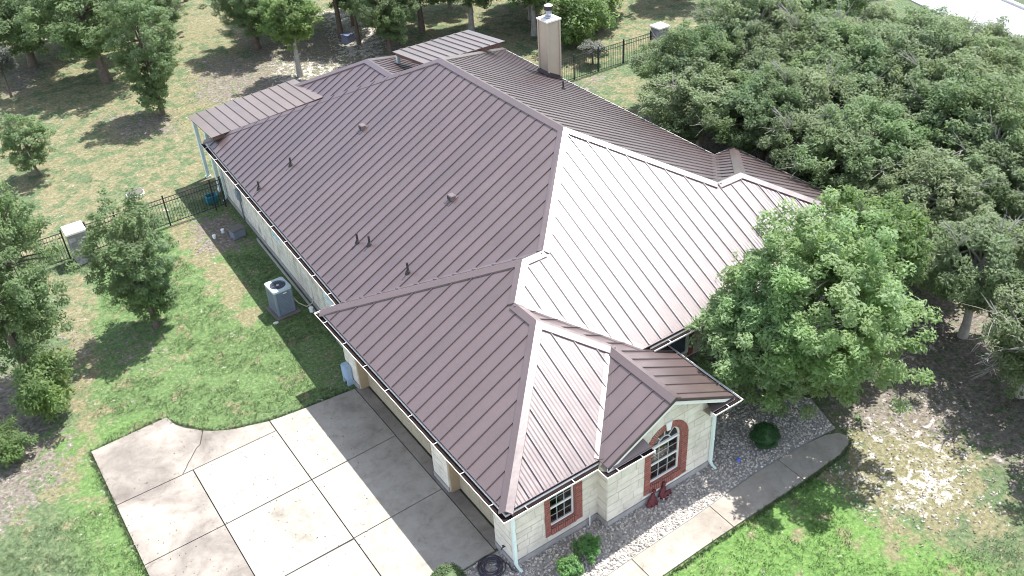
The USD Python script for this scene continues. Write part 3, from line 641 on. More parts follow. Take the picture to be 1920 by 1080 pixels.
def pipe(x, y, z, h=.30, r=.035):
    b = part(house, 'vent_pipe', cyl(x, y, z-.05, z+h, r, 10), 'vent_black')
    part(b, 'boot', tube([(x, y, z-.06), (x, y, z+.05), (x, y, z+.08)], [.11, .07, .045], 12), 'vent_black')
for x, y, h in ((2.71, 17.15, .30), (1.51, 17.47, .30), (2.30, 11.27, .34), (2.47, 10.78, .32), (2.59, 8.60, .34)): pipe(x, y, ml(x, y), h)
pipe(13.55, 15.66, zr(13.55), .34)
for x, y in ((4.96, 15.7), (4.82, 9.65)):
    z = ml(x, y); m = cbox(.20, .22, .18, (x+.02, y, z+.07), .02)
    b = part(house, 'roof_vent', m, 'roof_trim'); part(b, 'vent_mouth', cbox(.012, .18, .12, (x-.084, y, z+.07)), 'vent_black')
    part(b, 'flashing', trimesh.convex.convex_hull(np.array([(x+a, y+c, ml(x+a, y)+.012+o) for a in (-.2, .18) for c in (-.15, .15) for o in (0, .006)])), 'roof_trim')
# rear wing with its own hip
wx, wz, wy = 8.27, 4.22, 21.75; wh = (wz-He)/p
zs['wing_left'] = lambda x, y: He+p*(x-(wx-wh)); zs['wing_right'] = lambda x, y: He+p*(wx+wh-x); zs['wing_rear'] = lambda x, y: He+p*(wy+wh-y)
yv = lambda x: Y4-(zs['wing_left'](x, 0)-He)/p if x < wx else Y4-(zs['wing_right'](x, 0)-He)/p
wl = [(wx, wy), (wx-wh+e, wy+wh-e), (wx-wh+e, Y4-e), (wx, yv(wx))]
wr = [(wx, wy), (wx, yv(wx)), (wx+wh-e, Y4-e), (wx+wh-e, wy+wh-e)]
wb = [(wx, wy), (wx+wh-e, wy+wh-e), (wx-wh+e, wy+wh-e)]
planes += [('wing_left', wl, 'y'), ('wing_right', wr, 'y'), ('wing_rear', wb, 'x')]
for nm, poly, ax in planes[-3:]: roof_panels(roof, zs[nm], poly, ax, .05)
cap_strip('ridge_cap', (wx, wy), (wx, yv(wx)), 'wing_left', 'wing_right')
cap_strip('hip_cap', (wx, wy), wl[1], 'wing_left', 'wing_rear'); cap_strip('hip_cap', (wx, wy), wr[3], 'wing_right', 'wing_rear')
part(house, 'wing_wall', box(wx-wh+.5, wx+wh-.5, Y4-.5, wy+wh-.5, 0, He-.18), 'mortar')

def patio_cover(label, x0, x1, yn, yf, zn0, zn1, zf0, zf1, posts, zpost):
    t = thing('patio_cover', label, 'patio cover', ((x0+x1)/2, (yn+yf)/2, 0))
    off = np.array([-(x0+x1)/2, -(yn+yf)/2, 0])
    def zf(x, y):
        a = (x-x0)/(x1-x0); b = (y-yn)/(yf-yn)
        return (zn0*(1-a)+zn1*a)*(1-b)+(zf0*(1-a)+zf1*a)*b
    T = lambda m: (m.apply_translation(off), m)[1]
    n = round((x1-x0)/.40); sp_ = (x1-x0)/n
    for i in range(n):
        a, b = x0+i*sp_, x0+(i+1)*sp_
        q = np.array([(x, y, zf(x, y)) for x in (a, b) for y in (yn, yf)])
        m = [trimesh.convex.convex_hull(np.vstack([q, q-[0, 0, .02]]))]
        q = np.array([(x, y, zf(x, y)+o) for x in (a-.012, a+.012) for y in (yn, yf) for o in (0, .04)])
        if i: m.append(trimesh.convex.convex_hull(q))
        part(t, 'roof_panel', T(cat_(m)), 'roof_metal_patio')
    def edge(xa, ya_, xb, yb2, m, nm, w_=.03, hgt=.17):
        a, b = np.array([xa, ya_]), np.array([xb, yb2]); dr = (b-a)/np.linalg.norm(b-a); nn = np.array([-dr[1], dr[0]])*w_/2
        q = [(*(c+s*nn), zf(*c)-.021-o) for c in (a, b) for s in (-1, 1) for o in (0, hgt)]
        part(t, nm, T(trimesh.convex.convex_hull(np.array(q))), m)
    edge(x0+.1, yn+.08, x1-.1, yn+.08, 'copper_trim', 'beam'); edge(x0+.1, yf-.08, x1-.1, yf-.08, 'copper_trim', 'beam')
    edge(x0+.1, yn+.11, x0+.1, yf-.11, 'copper_trim', 'beam'); edge(x1-.1, yn+.11, x1-.1, yf-.11, 'copper_trim', 'beam')
    k = int((x1-x0)/1.1)
    for i in range(1, k): edge(x0+(x1-x0)*i/k, yn+.11, x0+(x1-x0)*i/k, yf-.11, 'copper_trim', 'rafter', .045, .14)
    for x, y in posts:
        z = zf(x, y)-.17; part(t, 'post', T(cat_([cbox(.14, .14, z-zpost(x, y), (x, y, (z+zpost(x, y))/2), .01), cbox(.2, .2, .12, (x, y, zpost(x, y)+.06), .01)])), 'mint_white')
    return t
ground0 = lambda x, y: 0.0
onrear = lambda x, y: zs['rear'](x, y) if y < Y4-.1 else 0.0
patio_cover('raised brown metal patio cover over the far left corner of the house', 1.46, 6.2, 21.9, 24.75, 2.94, 3.20, 2.80, 3.04, [(1.62, 24.6), (6.05, 24.6), (1.62, 23.2)], onrear)
patio_cover('raised brown metal patio cover behind the main roof, left of the chimney', 9.95, 13.75, 19.9, 22.8, 4.15, 4.12, 3.82, 3.80, [(10.1, 22.65), (13.6, 22.65)], onrear)

# ------------------------------------------------------------------ ground
ZONES = {
 'dry': [
   ([(8.6, -2.2), (10.8, -0.6), (13.0, -2.0), (11.2, -6.2), (9.0, -5.2)], .72),
   ([(-5.5, 21.0), (-4.4, 20.1), (-5.8, 14.5), (-6.4, 15.0)], .85),
   ([(-1.0, 21.6), (-0.4, 21.6), (-0.35, 18.0), (-0.5, 14.1), (-0.8, 13.6), (-1.0, 16.0), (-1.05, 18.5)], .98),
   ([(-4.7, 28.3), (0.2, 30.5), (6.6, 39.3), (6.0, 35.9), (3.7, 32.7), (0.8, 25.5), (-1.8, 23.7), (-4.7, 24.6), (-5.3, 25.5)], .52),
   ([(-5.7, 21.2), (-4.6, 21.1), (-5.4, 17.7), (-6.2, 15.5), (-5.2, 16.0), (-5.9, 12.7), (-7.1, 12.5), (-6.2, 16.8)], .6),
   ([(-8.4, 10.9), (-6.7, 13.4), (-5.4, 12.3), (-6.8, 11.0), (-7.0, 8.6), (-8.2, 9.3), (-9.6, 9.4)], .55),
   ([(7.8, -2.9), (9.7, -3.7), (9.7, -5.2), (7.7, -5.2), (7.2, -4.1)], .58),
   ([(19.5, 22.2), (22.4, 21.3), (20.4, 17.4), (18.6, 17.5)], .58),
   ([(21.9, 23.5), (29.8, 25.7), (32.2, 25.7), (24.8, 22.8)], .75),
   ([(7.2, 45.5), (10.3, 43.9), (8.6, 39.6), (6.0, 40.9)], .75),
   ([(-3.8, 39.4), (-0.8, 39.2), (1.4, 40.1), (1.2, 38.4), (-3.3, 34.9), (-4.6, 35.4)], .48)],
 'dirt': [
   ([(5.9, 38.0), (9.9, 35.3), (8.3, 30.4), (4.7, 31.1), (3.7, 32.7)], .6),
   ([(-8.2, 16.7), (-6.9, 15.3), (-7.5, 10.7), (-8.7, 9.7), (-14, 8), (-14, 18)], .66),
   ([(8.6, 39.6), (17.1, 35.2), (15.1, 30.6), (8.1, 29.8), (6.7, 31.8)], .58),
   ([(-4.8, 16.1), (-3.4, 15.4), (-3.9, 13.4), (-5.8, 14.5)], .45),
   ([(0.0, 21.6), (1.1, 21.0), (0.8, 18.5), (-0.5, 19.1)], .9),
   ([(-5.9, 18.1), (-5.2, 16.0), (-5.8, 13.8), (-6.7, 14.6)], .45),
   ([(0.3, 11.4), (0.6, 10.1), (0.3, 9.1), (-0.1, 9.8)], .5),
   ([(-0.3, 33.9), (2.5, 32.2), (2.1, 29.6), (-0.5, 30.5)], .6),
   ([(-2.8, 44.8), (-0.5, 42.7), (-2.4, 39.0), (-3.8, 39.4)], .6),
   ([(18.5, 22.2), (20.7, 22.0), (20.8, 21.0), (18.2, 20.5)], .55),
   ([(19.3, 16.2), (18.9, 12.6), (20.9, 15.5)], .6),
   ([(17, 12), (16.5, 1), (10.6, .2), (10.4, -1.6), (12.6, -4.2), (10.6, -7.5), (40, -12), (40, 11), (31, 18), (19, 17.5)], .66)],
 'rock': [
   ([(9.7, -2.7), (11.3, -3.2), (11.5, -3.9), (10.9, -4.8), (9.2, -4.1)], .54),
   ([(11.3, -0.7), (14.2, -1.8), (10.9, -5.3), (8.4, -3.8), (8.9, -2.0)], .34),
   ([(14.2, 40.3), (17.0, 37.6), (13.5, 31.1), (11.8, 32.7)], .58),
   ([(8.8, 35.4), (12.2, 32.3), (10.2, 29.5), (7.5, 31.1)], .44),
   ([(16.6, 1.6), (15.8, -0.6), (14.0, -0.4)], .5)]}
SOFT = {'dry': .9, 'dirt': .9, 'rock': .7}
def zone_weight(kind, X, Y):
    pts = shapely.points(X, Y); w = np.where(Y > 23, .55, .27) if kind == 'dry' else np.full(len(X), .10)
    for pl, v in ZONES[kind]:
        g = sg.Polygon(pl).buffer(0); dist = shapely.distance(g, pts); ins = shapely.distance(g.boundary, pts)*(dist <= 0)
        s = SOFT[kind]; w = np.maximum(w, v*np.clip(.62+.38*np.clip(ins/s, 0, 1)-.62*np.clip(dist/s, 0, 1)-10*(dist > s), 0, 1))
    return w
gx = np.concatenate([[-400, -150, -70, -35, -20], np.arange(-14, 46.01, .22), [60, 90, 170, 400]])
gy_ = np.concatenate([[-300, -120, -50, -22, -13], np.arange(-9, 50.01, .22), [60, 80, 130, 250, 500]])
GX, GY = np.meshgrid(gx, gy_, indexing='ij'); nx_, ny_ = GX.shape
X, Y = GX.ravel(), GY.ravel()
foot = unary_union([sg.Polygon(pl).buffer(.2) for _, pl, _ in planes])
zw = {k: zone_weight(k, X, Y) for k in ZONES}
hum = meshkit.fbm(np.column_stack([X*.22, Y*.22, 0*X]))
flat = np.clip(shapely.distance(foot.union(sg.box(-7.5, -8, 11, 11.6)), shapely.points(X, Y))/3, 0, 1)
Zg = np.clip(hum, -1, 1)*.10*flat*(np.hypot(X-10, Y-15) < 70)*(X < 30)
I = np.arange(nx_*ny_).reshape(nx_, ny_)
q = np.stack([I[:-1, :-1], I[1:, :-1], I[1:, 1:], I[:-1, 1:]], -1).reshape(-1, 4)
gm = UsdGeom.Mesh.Define(stage, '/World/ground')
gm.CreatePointsAttr(Vt.Vec3fArray.FromNumpy(np.column_stack([X, Y, Zg]).astype(np.float32)))
gm.CreateFaceVertexCountsAttr(Vt.IntArray.FromNumpy(np.full(len(q), 4, np.int32))); gm.CreateFaceVertexIndicesAttr(Vt.IntArray.FromNumpy(q.astype(np.int32).ravel()))
gm.CreateSubdivisionSchemeAttr('none')
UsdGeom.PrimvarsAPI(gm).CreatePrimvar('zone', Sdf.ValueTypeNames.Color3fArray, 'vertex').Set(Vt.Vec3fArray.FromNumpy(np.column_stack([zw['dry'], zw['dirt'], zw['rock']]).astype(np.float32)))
lpt = shapely.points(X, Y); lush = np.zeros(len(X))
for pl, v in (([(2.5, -2), (8.2, -1.9), (8.0, -3.5), (9.5, -8), (3, -9)], 1.0), ([(-6.5, 11), (-4, 10), (.6, 9), (1.2, 21.5), (-3, 21.5), (-5, 17)], .42), ([(-7.6, 3), (-6.8, 3), (-6.8, 11), (-5, 11.5), (-7.4, 12)], .7)):
    lush = np.maximum(lush, v*np.clip(1-shapely.distance(sg.Polygon(pl), lpt)/.9, 0, 1))
UsdGeom.PrimvarsAPI(gm).CreatePrimvar('lush', Sdf.ValueTypeNames.Color3fArray, 'vertex').Set(Vt.Vec3fArray.FromNumpy(np.repeat(lush[:, None], 3, 1).astype(np.float32)))
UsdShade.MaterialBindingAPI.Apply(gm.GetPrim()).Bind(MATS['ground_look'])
data(gm.GetPrim(), kind='structure', label='lawn, bare earth and limestone scraps round the house')
def gz(x, y):
    i = int(np.clip(np.searchsorted(gx, x), 1, nx_-1)); j = int(np.clip(np.searchsorted(gy_, y), 1, ny_-1))
    return float(Zg.reshape(nx_, ny_)[i-1:i+1, j-1:j+1].mean())

# driveway: each poured slab a piece, open joints between
drive = top('driveway', extrude(sg.Polygon([(-6.80, -12), (-6.80, 10.9), (-4.62, 11.0), (-4.08, 9.95), (-3.47, 9.44), (-2.77, 9.15), (-1.87, 8.93), (.74, 8.68), (.74, 1.2), (-.66, 1.2), (-.66, -12)]), -.05, .014), 'joint_dark', kind='structure')
arc = [(-4.62, 11.04), (-4.50, 10.55), (-4.30, 10.22), (-4.08, 9.98), (-3.95, 9.82)]
crack = [(-3.95, 9.82), (-4.22, 9.30), (-4.36, 9.22), (-4.62, 8.92), (-4.74, 8.80), (-4.84, 8.66), (-5.02, 8.46)]
slabs = [
 ([(-6.83, 8.46), (-6.83, 10.97)]+arc+crack[1:], 'concrete_stained'),
 (crack+[(-4.72, 8.46), (-2.25, 8.48), (-2.25, 8.99), (-2.77, 9.17), (-3.2, 9.31), (-3.47, 9.46), (-3.75, 9.64)], 'concrete_stained'),
 ([(-2.25, 6.11), (-2.25, 8.99), (-1.87, 8.93), (-1.15, 8.85), (.38, 8.71), (.38, 6.2)], 'concrete'),
 ([(-2.25, 3.63), (-2.25, 6.11), (.38, 6.2), (.38, 3.69)], 'concrete'), ([(-2.25, 1.16), (-2.25, 3.63), (.38, 3.69), (.38, 1.16)], 'concrete'),
 ([(-4.72, 6.05), (-4.72, 8.46), (-2.25, 8.48), (-2.25, 6.11)], 'concrete'), ([(-4.72, 3.6), (-4.72, 6.05), (-2.25, 6.11), (-2.25, 3.63)], 'concrete'),
 ([(-6.83, 6.03), (-6.83, 8.46), (-4.72, 8.46), (-4.72, 6.05)], 'concrete_stained'), ([(-6.83, 3.6), (-6.83, 6.03), (-4.72, 6.05), (-4.72, 3.6)], 'concrete_stained'),
 ([(.38, 1.2), (.38, 8.70), (.74, 8.66), (.74, 1.2)], 'concrete_stained')]
for k in range(5):
    y0, y1 = 3.6-2.45*(k+1), 3.6-2.45*k
    slabs += [([(-6.83, y0), (-6.83, y1), (-4.72, y1), (-4.72, y0)], 'concrete')]
    slabs += [([(-4.72, y0), (-4.72, y1), (-2.25, y1), (-2.25, y0)], 'concrete')]
    if k: slabs += [([(-2.25, y0), (-2.25, y1), (-.64, y1), (-.64, y0)], 'concrete')]
for i, (pl, m) in enumerate(slabs):
    g = sg.Polygon(pl).buffer(0).buffer(-.016, join_style=2)
    for gg in polys(g): part(drive, 'slab', extrude(gg, 0, .048+.003*(i % 3)), m)
# walkway along the gravel
WALK = sg.Polygon([(.2, -1.92), (.2, -1.12), (2.9, -1.02), (4.9, -.98), (7.2, -.86), (9.0, -.92), (9.75, -1.02), (10.1, -1.18), (10.2, -1.42), (10.0, -1.62), (9.5, -1.74), (7.9, -1.80), (4.7, -1.82), (2.9, -1.86)])
walk = top('walkway', extrude(WALK.buffer(-.03), -.05, .012), 'joint_dark', kind='structure')
for a, b in ((0, 2.86), (2.86, 5.5), (5.5, 8.05), (8.05, 11)):
    for g in polys(WALK.intersection(sg.box(a, -3, b, 0)).buffer(-.012, join_style=2)): part(walk, 'slab', extrude(g, 0, .05), 'concrete_walk')
# gravel bed
BED = sg.Polygon([(-.62, -1.0), (-.62, 1.14), (.5, 1.14), (.5, .5), (3.04, .5), (3.04, .12), (6.55, .12), (6.55, 2.3), (9.8, 2.2), (10.6, .2), (10.2, -1.0), (9.0, -.90), (7.2, -.84), (4.9, -.96), (2.9, -1.0), (.2, -1.1)])
top('gravel_bed', extrude(BED, -.05, .012), 'foundation_gray', kind='structure')
# street beyond the grove
dv = np.array([.287, .958]); nv = np.array([.958, -.287])
def strip(n0, n1, t0, t1, z0, z1): return extrude(sg.Polygon([tuple(nv*n+dv*t) for n, t in ((n0, t0), (n1, t0), (n1, t1), (n0, t1))]), z0, z1)
top('street', strip(32.6, 36.75, -30, 90, -.05, .06), 'asphalt_pale', kind='structure')
top('kerb', strip(36.75, 36.98, -30, 90, -.05, .18), 'kerb_pale', kind='structure')
top('far_verge', strip(36.98, 70, -30, 90, -.05, .12), 'grass_look', kind='structure')

# ------------------------------------------------------------------ scattered stuff
def instancer(name, protos, pts, scl, m_list, label=None, tilt=0.0, seed=1):
    r = np.random.default_rng(seed)
    pi = UsdGeom.PointInstancer.Define(stage, '/World/'+name); P = []
    for i, (me, m) in enumerate(zip(protos, m_list)):
        pth = f'/World/{name}/piece_{i+1:03d}' if i else f'/World/{name}/piece'
        usdkit.mesh(stage, pth, me, MATS[m]); P.append(Sdf.Path(pth))
    pi.CreatePrototypesRel().SetTargets(P); n = len(pts)
    pi.CreateProtoIndicesAttr(Vt.IntArray.FromNumpy(r.integers(0, len(protos), n).astype(np.int32)))
    pi.CreatePositionsAttr(Vt.Vec3fArray.FromNumpy(np.asarray(pts, np.float32)))
    pi.CreateScalesAttr(Vt.Vec3fArray.FromNumpy(np.repeat(np.asarray(scl, np.float32)[:, None], 3, 1)))
    a = r.uniform(0, 2*PI, n); q = np.zeros((n, 4)); q[:, 0] = np.cos(a/2); q[:, 3] = np.sin(a/2)
    if tilt: q[:, 1] = r.normal(0, tilt, n); q[:, 2] = r.normal(0, tilt, n); q /= np.linalg.norm(q, axis=1, keepdims=True)
    pi.CreateOrientationsAttr(Vt.QuathArray([Gf.Quath(float(w), float(x), float(y), float(z)) for w, x, y, z in q]))
    data(pi.GetPrim(), kind='stuff', label=label)
def pick(poly, n, seed):
    r = np.random.default_rng(seed); x0, y0, x1, y1 = poly.bounds; out = np.zeros((0, 2))
    while len(out) < n:
        c = np.column_stack([r.uniform(x0, x1, n*2), r.uniform(y0, y1, n*2)]); out = np.vstack([out, c[shapely.contains_xy(poly, c[:, 0], c[:, 1])]])
    return out[:n]
def pebble(seed):
    r = np.random.default_rng(seed); m = trimesh.creation.icosphere(1); m.vertices *= (1+r.normal(0, .12, len(m.vertices)))[:, None]*[1, r.uniform(.6, .9), r.uniform(.45, .7)]; return m
pb = pick(BED.buffer(-.03), 9000, 3)
instancer('gravel', [pebble(i) for i in range(4)], np.column_stack([pb, np.full(len(pb), .018)]), np.random.default_rng(4).uniform(.016, .046, len(pb)), ['pebble']*4, 'loose river pebbles between house wall and walkway', .5, 4)
def tuft(seed, n=9, h=.040, w=.006, spread=.05):
    r = np.random.default_rng(seed); V = []; F = []
    for i in range(n):
        a = r.uniform(0, 2*PI); b = np.array([r.normal(0, spread), r.normal(0, spread), -.005]); hh = h*r.uniform(.6, 1.2); ln = r.uniform(.15, .7)*hh
        s = np.array([-math.sin(a), math.cos(a), 0])*w*r.uniform(.7, 1.4); dq = np.array([math.cos(a)*ln, math.sin(a)*ln, hh])
        k = len(V); V += [b-s, b+s, b+dq*.55+[0, 0, .01]+s*.7, b+dq*.55+[0, 0, .01]-s*.7, b+dq*[1.25, 1.25, .9]]; F += [[k, k+1, k+2], [k, k+2, k+3], [k+3, k+2, k+4]]
    return trimesh.Trimesh(np.array(V), np.array(F), process=False)
HARD = unary_union([drive_poly for drive_poly in [sg.Polygon(pl) for pl, _ in slabs]]+[WALK, BED, foot.buffer(-.55)])
LAWN = unary_union([sg.Polygon([(-9.9, 7), (-6.8, 5), (-6.8, 11), (-4.5, 11.1), (-3.9, 9.6), (.45, 8.8), (.5, 9.3), (1.1, 10), (1.2, 22), (-7, 23), (-8.5, 15), (-9.5, 11)]), sg.Polygon([(2.3, -1.9), (10.1, -1.8), (12.5, -5), (9.5, -8), (5.5, -5)]), sg.Polygon([(-6, 22), (1.5, 22), (2, 32), (-6, 36)])]).difference(HARD.buffer(.05))
gp = pick(LAWN, 32000, 8)
keep = (zone_weight('dirt', gp[:, 0], gp[:, 1])+.6*zone_weight('rock', gp[:, 0], gp[:, 1])+.55*zone_weight('dry', gp[:, 0], gp[:, 1])+.35*meshkit.fbm(np.column_stack([gp*1.2, 0*gp[:, :1]])) < .52)
gp = gp[keep]
gl2 = gp[(gp[:, 0] > 2.4) & (gp[:, 0] < 9.2) & (gp[:, 1] < -1.8)]; gp = gp[~((gp[:, 0] > 2.4) & (gp[:, 0] < 9.2) & (gp[:, 1] < -1.8))]
instancer('lush_grass', [tuft(70+i) for i in range(4)], np.column_stack([gl2, 0*gl2[:, :1]]), np.random.default_rng(12).uniform(.7, 1.3, len(gl2)), ['grass_lush']*4, 'bright fresh grass along the walkway', .05, 19)
instancer('grass', [tuft(i) for i in range(5)], np.column_stack([gp, [gz(*a) for a in gp]]), np.random.default_rng(9).uniform(.6, 1.25, len(gp)), ['grass_look']*5, 'short mown grass with worn dry patches', .05, 9)
edge = [] 
for ring_ in (sg.LineString([(-6.86, 3), (-6.86, 11.0), (-4.66, 11.08), (-4.5, 10.6), (-4.05, 9.98), (-3.5, 9.5), (-2.8, 9.22), (-1.8, 8.98), (.3, 8.78)]), sg.LineString([(2.4, -1.92), (8, -1.86), (9.6, -1.8), (10.2, -1.6)])):
    r = np.random.default_rng(5)
    for t in np.arange(0, ring_.length, .035): a = ring_.interpolate(t); edge.append((a.x+r.normal(0, .03), a.y+r.normal(0, .03), .0))
instancer('edge_grass', [tuft(40+i, 10, .085, .007, .03) for i in range(3)], edge, np.random.default_rng(2).uniform(.7, 1.3, len(edge)), ['grass_look']*3, 'taller unmown grass fringing the concrete edges', .05, 5)
def leaflet(seed):
    r = np.random.default_rng(seed); V = np.array([[-1, 0, 0], [0, -.45, .15], [1, 0, .05], [0, .45, .2]])*[1, 1, r.uniform(.5, 1.5)]; return trimesh.Trimesh(V, [[0, 1, 2], [0, 2, 3]], process=False)
LIT = unary_union([sg.Polygon(a).buffer(.4) for a, _ in ZONES['dirt'][:9]]+[sg.Polygon([(10.2, -.4), (17, .5), (17.5, -3.5), (12, -8), (8, -5), (8.2, -1.9)])]).difference(HARD.buffer(.02))
lp = pick(LIT, 9000, 21)
instancer('leaf_litter', [leaflet(i) for i in range(4)], np.column_stack([lp, [gz(*a)+.012 for a in lp]]), np.random.default_rng(3).uniform(.02, .05, len(lp)), ['dry_leaf']*4, 'fallen dry leaves on bare earth under the trees', .25, 6)
ROCK = unary_union([sg.Polygon(a).buffer(.3) for a, _ in ZONES['rock']]).difference(HARD.buffer(.03))
rp = pick(ROCK, 1700, 31)
instancer('limestone_chips', [pebble(10+i) for i in range(4)], np.column_stack([rp, [gz(*a)+.01 for a in rp]]), np.random.default_rng(3).uniform(.015, .05, len(rp)), ['chip']*4, 'pale limestone chips scattered over bare ground', .4, 7)

FALL = unary_union([sg.Polygon([(-9, 7), (-6.5, 17), (-3, 21), (1, 21), (.4, 8), (-2, 3), (-6, 3)]), sg.Polygon([(3, -1.9), (10, -1), (10.5, -4), (7, -6)]), BED])
fp_ = pick(FALL, 1100, 77)
instancer('fallen_leaves', [leaflet(20+i) for i in range(3)], np.column_stack([fp_, np.full(len(fp_), .062)]), np.random.default_rng(13).uniform(.018, .035, len(fp_)), ['dry_leaf']*3, 'few dry leaves blown over lawn, driveway and gravel', .25, 16)
# ------------------------------------------------------------------ trees
def leaves(r, C_, out, n, size, flat=.7, up=.6, sig=(1, 1, .75), spread=.3):
    # n leaf blades round each clump centre
    k = len(C_); idx = r.integers(0, k, n)
    dirs = r.normal(size=(n, 3)); dirs /= np.linalg.norm(dirs, axis=1, keepdims=True)
    rad = spread*r.uniform(0, 1, n)**.45
    P = C_[idx]+dirs*rad[:, None]*np.array(sig)
    N = dirs*.5+out[idx]*.3+np.array([.10, .03, up+.25])+r.normal(0, .58, (n, 3)); N /= np.linalg.norm(N, axis=1, keepdims=True)
    A = np.cross(N, r.normal(size=(n, 3))); A /= np.linalg.norm(A, axis=1, keepdims=True); B = np.cross(N, A)
    s = size*r.uniform(.6, 1.35, n)[:, None]
    V = np.stack([P-A*s, P-B*s*.42-N*s*.12, P+A*s, P+B*s*.42-N*s*.12], 1).reshape(-1, 3)
    i = np.arange(n)*4; F = np.stack([np.stack([i, i+1, i+2], 1), np.stack([i, i+2, i+3], 1)], 1).reshape(-1, 3)
    return V, F, P
def crown_clumps(r, H, R, zb, n, fill=.35, lobes=5, amp=.32):
    d_ = r.normal(size=(n, 3)); d_ /= np.linalg.norm(d_, axis=1, keepdims=True)
    ld = r.normal(size=(lobes, 3)); ld /= np.linalg.norm(ld, axis=1, keepdims=True)
    lob = np.max(np.clip(d_@ld.T, 0, 1)**3, axis=1)
    rad = (fill+(1-fill)*r.uniform(0, 1, n)**.4)*(1.04-amp+amp*lob)*r.uniform(.80, 1.16, n)
    zc, hz = (H+zb)/2, (H-zb)/2
    wid = np.where(d_[:, 2] < -.3, .82, 1.0)
    return np.column_stack([d_[:, 0]*R*rad*wid, d_[:, 1]*R*rad*wid, zc+d_[:, 2]*hz*rad]), d_
def tree_parts(x, seed, H, R, zb, nclump, nleaf, leaf, m, bark='bark', lean=(0, 0), trunk_r=.11, stems=1, dead=0, fill=.35, spread=None, clip=None, up=.6, lobes=5, lobe_amp=.32):
    r = np.random.default_rng(seed)
    C_, D_ = crown_clumps(r, H-.25, R*.93, zb+.2, nclump, fill, lobes, lobe_amp)
    sh = np.array([lean[0], lean[1], 0]); C_ = C_+sh*np.clip(C_[:, 2:]/H, 0, 1); C_[:, 2] = np.maximum(C_[:, 2], .35)
    tr = []; forks = []
    for s in range(stems):
        a = 2*PI*s/stems+r.uniform(0, 1); sp_ = 0 if stems == 1 else .45*R
        top_ = np.array([math.cos(a)*sp_, math.sin(a)*sp_, zb+(H-zb)*.55])+sh*.6
        k = 7; t = np.linspace(0, 1, k)[:, None]
        base = np.array([math.cos(a), math.sin(a), 0])*(0 if stems == 1 else trunk_r*1.1)
        pts = base*(1-t)+top_*t+np.column_stack([r.normal(0, .05, k), r.normal(0, .05, k), np.zeros(k)])*t*(H/5); pts[0] = base-[0, 0, .1]
        rr = trunk_r/(stems**.5)*np.array([1.45, 1.05, .92, .8, .66, .5, .32]); tr.append(tube(pts, rr, 9)); forks.append(pts[3:])
    part(x, 'trunk', cat_(tr), bark, smooth=True)
    lim = []
    for j in r.choice(len(C_), min(len(C_), 26), replace=False):
        fk = forks[j % stems]; o = fk[r.integers(0, len(fk))]; c = C_[j]
        mid = (o+c)/2+[0, 0, .12*np.linalg.norm(c-o)]+r.normal(0, .07, 3)
        tt = np.linspace(0, 1, 5)[:, None]; pts = (1-tt)**2*o+2*tt*(1-tt)*mid+tt**2*c
        lim.append(tube(pts, np.linspace(trunk_r*.38, .012, 5), 5, cap=False))
    part(x, 'branches', cat_(lim), bark, kind='stuff', smooth=True)
    V, F, P = leaves(r, C_, D_, nleaf, leaf, up=up, spread=spread or R*.26)
    if clip is not None:
        ok = ~clip(P); V = V.reshape(-1, 4, 3)[ok].reshape(-1, 3); n = ok.sum(); i = np.arange(n)*4
        F = np.stack([np.stack([i, i+1, i+2], 1), np.stack([i, i+2, i+3], 1)], 1).reshape(-1, 3)
    part(x, 'crown', trimesh.Trimesh(V, F, process=False), m, kind='stuff')
    if dead:
        dm = []
        for j in r.choice(len(C_), dead, replace=False):
            c = C_[j]*[.85, .85, .93]
            for _ in range(3):
                e_ = c+D_[j]*R*.26+r.normal(0, .22, 3)+[0, 0, .12]; mid = (c+e_)/2+r.normal(0, .07, 3)
                dm.append(tube([c, mid, e_], [.022, .016, .008], 4, cap=False))
                for _ in range(3):
                    f_ = e_+r.normal(0, .2, 3); dm.append(tube([mid, (mid+f_)/2+r.normal(0, .03, 3), f_], [.012, .009, .006], 4, cap=False))
        part(x, 'dead_twigs', cat_(dm), 'bark_pale', kind='stuff')
PROTO = {}
def tree(kind, x, y, label, rz=0.0, s=1.0, sz=1.0, group=None):
    spec = KINDS[kind]; loc = (x, y, gz(x, y)-.03); sc = (s, s, s*sz)
    if kind not in PROTO:
        t = thing(spec['name'], label, spec.get('cat', 'tree'), loc, rz, sc, group); tree_parts(t, **{k: v for k, v in spec.items() if k not in ('name', 'cat')}); PROTO[kind] = t; return t
    return copy_of(PROTO[kind], spec['name'], label, spec.get('cat', 'tree'), loc, rz, sc, group)
